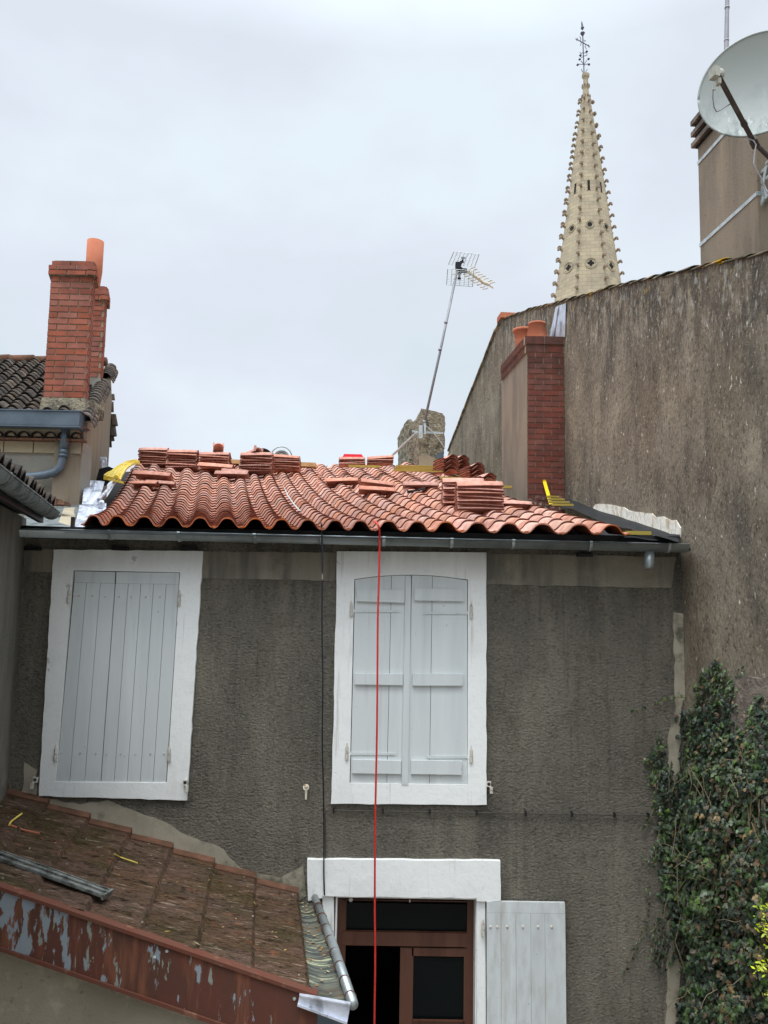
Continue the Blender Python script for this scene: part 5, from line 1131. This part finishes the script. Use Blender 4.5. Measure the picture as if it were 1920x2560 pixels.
stack(1140, 1184, 40, 7, 'rear end on stack beside the yellow battens', G2_, rz=RZ+.25, dep=12.7, endon=True)
stack(1178, 1201, 42, 6, 'end on stack nearest the gable wall foot', G2_, rz=RZ+.25, dep=11.4, endon=True)
stack(1206, 1208, 42, 3, 'low end on pile below the gable wall foot', G2_, rz=RZ+.2, dep=10.9, endon=True)
stack(1157, 1264, 104, 7, 'half hidden large stack on the roof right', G2_, dep=8.7)
stack(1197, 1280, 116, 7, 'large front stack on the roof right', G2_, dep=8.1)
def loose(x, y, w_, label, rz=0, tilt=0, dep=None, h=.085, rx=0):
    P, t, q = roof_at(x, y, h)
    if dep: P = on(x, y, dep)
    place_tile(P, rz, rx, tilt, label, G3_, w_*P.y/F/.45)
loose(385, 1217, 92, 'long pale tile lying at the back of the left trio', .05, .03, h=.13); loose(362, 1229, 70, 'left lower tile of the trio lying on the left of the roof', -.1, -.01); loose(401, 1230, 72, 'right lower tile of the trio lying on the left of the roof', .12, .02)
loose(543, 1194, 88, 'left tile of the pair below the ridge stacks', -.06, .05, h=.13); loose(580, 1208, 82, 'front tile of the pair below the ridge stacks', .0, -.01, h=.10); loose(588, 1200, 66, 'half hidden tile behind the pair below the ridge stacks', .1, .02, h=.10)
loose(858, 1225, 84, 'single sandy tile lying in mid roof', -.08, -.05, h=.09)
loose(942, 1248, 92, 'lower tile of the overlapping pair in mid roof', .05, .02, h=.09); loose(940, 1240, 86, 'upper tile of the overlapping pair in mid roof', .15, .07, h=.14)
loose(1050, 1236, 90, 'single pink tile lying behind the black hammer', .0, -.02, h=.09)
loose(1285, 1285, 80, 'single tile lying right of the large front stack', .0, .01, h=.09)
# a broken tile standing up on a ridge stack and another against the coil
def broken(px, py, dep, label, w_=.24, rx=0, ry=0, rz=0):
    mb = MB(); nu = 10; rd = random.Random(int(px)); L = w_
    def p(a, v, s_):
        an = math.pi*(a/nu); r = .085-(.013 if s_ else 0); jag = (.02*rd.random() if v else 0); return V3(math.cos(an)*r, (v-.5)*L+jag, math.sin(an)*r)
    rows = [[p(a, v, s_) for a in range(nu+1)] for v, s_ in ((0, 0), (1, 0), (0, 1), (1, 1))]
    n = nu+1; fs = []
    for a in range(nu): fs += [(a, a+1, n+a+1, n+a), (2*n+a+1, 2*n+a, 3*n+a, 3*n+a+1), (a+1, a, 2*n+a, 2*n+a+1), (n+a, n+a+1, 3*n+a+1, 3*n+a)]
    fs += [(0, n, 3*n, 2*n), (nu, 2*n+nu, 3*n+nu, n+nu)]
    mb.add(sum(rows, []), fs)
    for sx_ in (-1, 1): mb.obox(V3(sx_*.075, -L/2+.02, .06), V3(.012, 0, 0), V3(0, .02, 0), V3(0, 0, .035))
    o = mb.build('ridge_tile', 'loose', origin=V3(0, 0, 0)); o.location = on(px, py, dep); o.rotation_euler = (rx, ry, rz); tag(o, label, 'ridge tile', 'curved ridge tile pieces on the stacks')
broken(545, 1132, 12.6, 'small curved tile piece standing on the middle ridge stack', .28, R(-38), 0, R(15)); broken(632, 1137, 12.5, 'curved tile piece leaning by the black hose coil', .3, R(-12), R(12), R(50))
mb = MB(); P = on(656, 1146, 13.2)
for k in range(4): mb.tube([P+V3(math.cos(2*math.pi*i/28)*(.17-.014*k), .02*k, math.sin(2*math.pi*i/28)*(.17-.014*k)) for i in range(29)], .012, 6)
tag(mb.build('hose_coil', 'blacktool'), 'coiled black hose standing behind the ridge stacks', 'hose')
mb = MB(); P = on(703, 1143, 13.3); mb.tube([P+V3(math.cos(2*math.pi*i/36)*.185, 0, math.sin(2*math.pi*i/36)*.185) for i in range(37)], .010, 6); mb.tube([P+V3(math.cos(2*math.pi*i/36)*.12, .03, math.sin(2*math.pi*i/36)*.12) for i in range(37)], .018, 6); mb.lathe(P+V3(0, .03, 0), [(.02, -.01), (.10, 0), (.02, .01)], 24, axis=V3(0, -1, 0))
tag(mb.build('cable_reel', 'zinc', smooth=True), 'pale metal ringed reel standing behind the right ridge stack', 'reel')
mb = MB(); P = on(883, 1146, 12.95); mb.hexa([P+V3(-.185, -.06, 0), P+V3(.185, -.06, 0), P+V3(.185, .06, 0), P+V3(-.185, .06, 0)], [P+V3(-.155, -.05, .065), P+V3(.145, -.05, .065), P+V3(.145, .05, .065), P+V3(-.155, .05, .065)]); mb.box(tuple(P+V3(-.19, -.065, -.004)), tuple(P+V3(.19, .065, .012)))
tag(mb.build('plastic_box', 'red'), 'bright red plastic box lying on a low tile stack', 'box')
# hammer
P, t, q = roof_at(1045, 1246, .11); mb = MB(); d = V3(.10, .16, .045); mb.tube([P-d*.9, P+d*1.0], .013, 8); mb.obox(P-d*.75, V3(.075, .0, .01), V3(0, .016, 0), V3(0, 0, .018)); mb.obox(P-d*.6+V3(-.06, 0, .0), V3(.03, .02, .0), V3(0, .012, 0), V3(0, 0, .008)); mb.tube([P+d*.45, P+d*1.02], .018, 8)
tag(mb.build('hammer', 'blacktool'), 'black hammer lying on the laid tiles in front of the chimney side', 'hammer')
# yellow level standing against the brick chimney
mb = MB(); a, b = on(1377, 1260, YC-.5), on(1361, 1204, YC-.03); d = (b-a)/2; mb.obox((a+b)/2, d, V3(.022, 0, .004), V3(0, .006, .001)); mb.lathe(b-V3(0, .004, 0), [(.024, -.006), (.024, .006)], 12, axis=V3(0, -1, 0))
tag(mb.build('yellow_ruler', 'yplas'), 'yellow ruler leaning against the foot of the brick chimney', 'ruler')
# bundle of yellow straps
mb = MB(); rd = random.Random(9)
for k in range(16):
    f_ = k/15; x0_ = 262+f_*38+rd.uniform(-3, 3); y0_ = 1196+f_*4+rd.uniform(-3, 3)
    pts = [(x0_, y0_, 9.6), (285+f_*26+rd.uniform(-3, 3), 1177+f_*5, 10.4), (312+f_*14, 1160+f_*5, 11.2), (340+f_*8, 1154+f_*6, 12.0)]
    P = [on(*p)+UP*rd.uniform(0, .03) for p in pts]
    P2 = []
    for i in range(3):
        for q in range(4): P2.append(P[i]+(P[i+1]-P[i])*(q/4)+UP*.01*math.sin(q))
    mb.tube(P2+[P[3]], .019, 4)
for k in range(5): mb.obox(on(264+k*10, 1197+k*2.2, 9.55), V3(.02, 0, -.004), V3(0, .02, 0), V3(0, 0, .012))
tag(mb.build('strap_bundle', 'yellowstrap'), 'limp bundle of yellow plastic strips at the left end of the ridge', 'strap bundle')
# ------------------------------------------------------------------ ROPES
def rope(name, pts, r, m, label, cat='cable'):
    mb = MB(); P = [on(*p) for p in pts]; out = []
    for i in range(len(P)-1):                    # Catmull-Rom through the points
        p0, p1, p2, p3 = P[max(0, i-1)], P[i], P[i+1], P[min(len(P)-1, i+2)]
        for k in range(5):
            t = k/5; out.append(.5*((2*p1)+(p2-p0)*t+(2*p0-5*p1+4*p2-p3)*t*t+(3*p1-p0-3*p2+p3)*t*t*t))
    out.append(P[-1]); mb.tube(out, r, 8); tag(mb.build(name, m, smooth=True), label, cat)
YR = GY-rg-.03
rope('red_hose', [(934, 1303, 6.75), (942, 1308, 6.58), (948, 1322, 6.57), (949, 1350, YR-.01), (948, 1420, YR), (944.5, 1550, YR), (943.5, 1700, YR), (942, 1850, YR), (938, 2050, YR), (937, 2250, YR), (938, 2400, YR), (936, 2560, YR), (934, 2800, YR)], .0085, 'redrope', 'red hose hanging from the roof edge down past the arched shutters', 'hose')
rope('black_cable', [(800, 1306, 6.8), (803, 1309, 6.6), (804, 1330, YR), (806, 1400, YR), (805, 1550, YR), (807, 1700, YR), (806, 1850, 6.7), (809, 1990, 6.8), (810, 2100, 6.9), (809.5, 2180, 6.93), (811, 2238, 6.93)], .0065, 'blackrope', 'thin black cable hanging from the roof edge between the two windows')
p1, p2, p3, p4 = (roof_at(x, y, .10)[0] for x, y in ((818, 1178), (803, 1196), (794, 1210), (797, 1228)))
mb = MB(); mb.tube([p1, p2, p3, p4], .011, 6); tag(mb.build('hose_end', 'pot'), 'short pink hose end curling over the tiles near the ridge', 'hose')
mb = MB(); mb.tube([roof_at(x, y, .035)[0] for x, y in ((692, 1180), (702, 1200), (708, 1222), (720, 1245), (735, 1270), (752, 1285))], .009, 6); tag(mb.build('grey_cable', 'galv'), 'pale grey cable lying in a channel between tile columns', 'cable')
# ------------------------------------------------------------------ IVY
ivy = thing('ivy', 'dense dark green ivy climbing the corner of facade and gable wall', 'ivy', (wallx(6.4)-.1, 6.4, 0))
poly = [(1788, 1640), (1806, 1668), (1820, 1700), (1842, 1706), (1846, 1690), (1852, 1706), (1840, 1760), (1838, 1840), (1862, 1800), (1890, 1740), (1912, 1730), (1925, 1760), (1925, 2600), (1706, 2600), (1700, 2540), (1716, 2420), (1730, 2350), (1705, 2330), (1668, 2355), (1690, 2300), (1655, 2240), (1652, 2180), (1640, 2150), (1648, 2060), (1640, 2000), (1622, 1925), (1614, 1890), (1650, 1840), (1664, 1900), (1680, 1960), (1704, 1930), (1704, 1840), (1690, 1800), (1725, 1780), (1745, 1720), (1738, 1680), (1775, 1690)]
def inside(x, y, P=poly):
    c_ = False; j_ = len(P)-1
    for i in range(len(P)):
        if (P[i][1] > y) != (P[j_][1] > y) and x < (P[j_][0]-P[i][0])*(y-P[i][1])/(P[j_][1]-P[i][1])+P[i][0]: c_ = not c_
        j_ = i
    return c_
LEAF = [(0, -.5), (.28, -.42), (.5, -.12), (.26, .02), (.30, .30), (0, .62), (-.30, .30), (-.26, .02), (-.5, -.12), (-.28, -.42)]
rd = random.Random(44)
def add_leaf(mb, P, n_, size, m=0, roll=None):
    n_ = n_.normalized(); a = n_.cross(UP); a = a.normalized() if a.length > .1 else V3(1, 0, 0); b = a.cross(n_)
    if b.z > 0: b = -b                            # leaf tips hang down
    an = rd.gauss(0, .7) if roll is None else roll; a2_, b2 = a*math.cos(an)+b*math.sin(an), b*math.cos(an)-a*math.sin(an)
    i = len(mb.v); mb.v.append(P+n_*size*.10)
    for x, y in LEAF: mb.v.append(P+a2_*x*size+b2*y*size-n_*size*.12*abs(x)*2)
    for k in range(10): mb.f.append((i, i+1+k, i+1+(k+1) % 10)); mb.m.append(m)
def surf_point(x, y, off):
    if x > 1706: return wallp(x, y, off), -WN
    return on(x, y, YF-off), V3(0, -1, 0)
clumps = [(rd.uniform(1600, 1930), rd.uniform(1640, 2600), rd.uniform(.2, 1)) for k in range(90)]
lf = MB(); dry = MB(); cnt = 0
while cnt < 12000:
    x, y = rd.uniform(1600, 1925), 1640+960*rd.random()**.85
    if not inside(x+8*math.sin(y*.11)+rd.gauss(0, 4), y+rd.gauss(0, 6)) or (x < 1705 and rd.random() < .55): continue
    # thin out away from clump centres so the wall and the dark depth show through
    w_ = max(math.exp(-((x-cx)**2+(y-cy)**2)/(2*38**2))*cw for cx, cy, cw in clumps)
    if rd.random() > .16+.95*w_: continue
    deep = min(1, max(0, (y-1720)/350)); edge = min(1, max(0, (x-1640)/120))
    off = rd.uniform(.012, .05+.20*deep*edge*(.35+w_))
    P, n_ = surf_point(x, y, off)
    n2 = (n_*1.0+V3(rd.gauss(0, .5), rd.gauss(-.35, .45), rd.gauss(.5, .5))).normalized()
    sz = rd.uniform(.020, .050)*(1+.45*deep*rd.random()**2)
    add_leaf(dry if rd.random() < (.05+.14*deep*(x > 1760)) else lf, P, n2, sz); cnt += 1
def vine(pts, n_leaf, sz=.035, off=.03):
    P = [surf_point(x, y, off)[0] for x, y in pts]; st_.tube(P, .004, 5)
    for k in range(n_leaf):
        f_ = k/max(1, n_leaf-1)*(len(P)-1); i = min(int(f_), len(P)-2); q = P[i]+(P[i+1]-P[i])*(f_-i)+V3(rd.uniform(-.02, .02), -.01, rd.uniform(-.02, .02))
        add_leaf(lf, q, V3(rd.gauss(0, .3), -1, rd.gauss(.3, .3)), sz*rd.uniform(.7, 1.2))
st_ = MB()
for k in range(26):
    x = rd.uniform(1640, 1730); y = rd.choice((2330, 2300, 2200, 2060, 1950, 1880))+rd.uniform(-30, 30); L_ = rd.uniform(40, 120)
    vine([(x, y), (x-rd.uniform(2, 16), y+L_*.5), (x-rd.uniform(4, 26), y+L_)], int(L_/9), rd.uniform(.022, .034), rd.uniform(.02, .10))
vine([(1620, 2220), (1618, 2270), (1612, 2320), (1600, 2350), (1580, 2385), (1563, 2430)], 20, .028); vine([(1672, 2360), (1648, 2400)], 8, .03); vine([(1690, 2350), (1680, 2415)], 9, .032); vine([(1715, 1745), (1680, 1742), (1660, 1752), (1640, 1764)], 9, .03); vine([(1612, 1768), (1606, 1776), (1580, 1775)], 4, .03)
vine([(1640, 2010), (1618, 2060), (1605, 2068)], 9, .026); vine([(1650, 2150), (1620, 2160), (1600, 2140)], 8, .026); vine([(1850, 1665), (1852, 1700)], 5, .025); vine([(1640, 1905), (1652, 1845)], 10, .03); vine([(1700, 2480), (1690, 2540)], 8, .03); vine([(1698, 2380), (1720, 2440), (1716, 2520), (1695, 2560)], 16, .032)
lf.build('foliage', 'leaf', ivy); dry.build('dry_foliage', 'leafdry', ivy)
for k in range(46):
    x, y = rd.uniform(1690, 1915), rd.uniform(1860, 2540)
    if not inside(x, y): continue
    off = rd.uniform(.10, .26); P = surf_point(x, y, off)[0]; d = V3(rd.uniform(-.5, .3), rd.uniform(-.3, .3), rd.uniform(-.5, .15)).normalized()*rd.uniform(.08, .30)
    J = lambda: V3(rd.uniform(-.02, .02), 0, rd.uniform(-.02, .02)); st_.tube([P, P+d*.25+J(), P+d*.5+J()*1.6, P+d*.75+J(), P+d], [.003, .003, .0025, .002, .0015], 5)
for k in range(26):
    x = rd.uniform(1700, 1915); y = rd.uniform(1900, 2200); pts = [surf_point(x+rd.uniform(-22, 22), y+i*rd.uniform(35, 60), .14)[0] for i in range(6)]; st_.tube(pts, .0042, 5)
st_.build('stem', 'twig', ivy)
# lime green shrub sprigs at the right edge
sp = MB(); tw_ = MB()
for cx, cy, n_ in ((1908, 2276, 26), (1906, 2312, 34), (1912, 2410, 30), (1900, 2424, 16), (1935, 2350, 60), (1932, 2480, 50)):
    base = on(1990, 2470, 4.7)
    c_ = on(cx, cy, 4.75); tw_.tube([base, (base+c_)/2+UP*.03, c_], [.008, .006, .003], 6)
    for k in range(n_):
        q = c_+V3(rd.gauss(0, .022), rd.gauss(0, .02), rd.gauss(0, .022)); d = V3(rd.gauss(-.4, .5), rd.gauss(-.2, .4), rd.gauss(.3, .5)).normalized(); a = d.orthogonal().normalized(); L_ = rd.uniform(.018, .04)
        sp.face([q, q+d*L_*.5+a*L_*.18, q+d*L_, q+d*L_*.5-a*L_*.18])
shr_ = thing('shrub', 'bright lime green shrub sprigs poking in at the right edge', 'shrub', V3(on(1990, 2470, 4.7).x, 4.7, 0))
tw_.tube([on(1990, 2470, 4.7), V3(on(1990, 2470, 4.7).x, 4.7, 0)], .012, 6)
sp.build('foliage', 'lime', shr_); tw_.build('stem', 'twig', shr_)
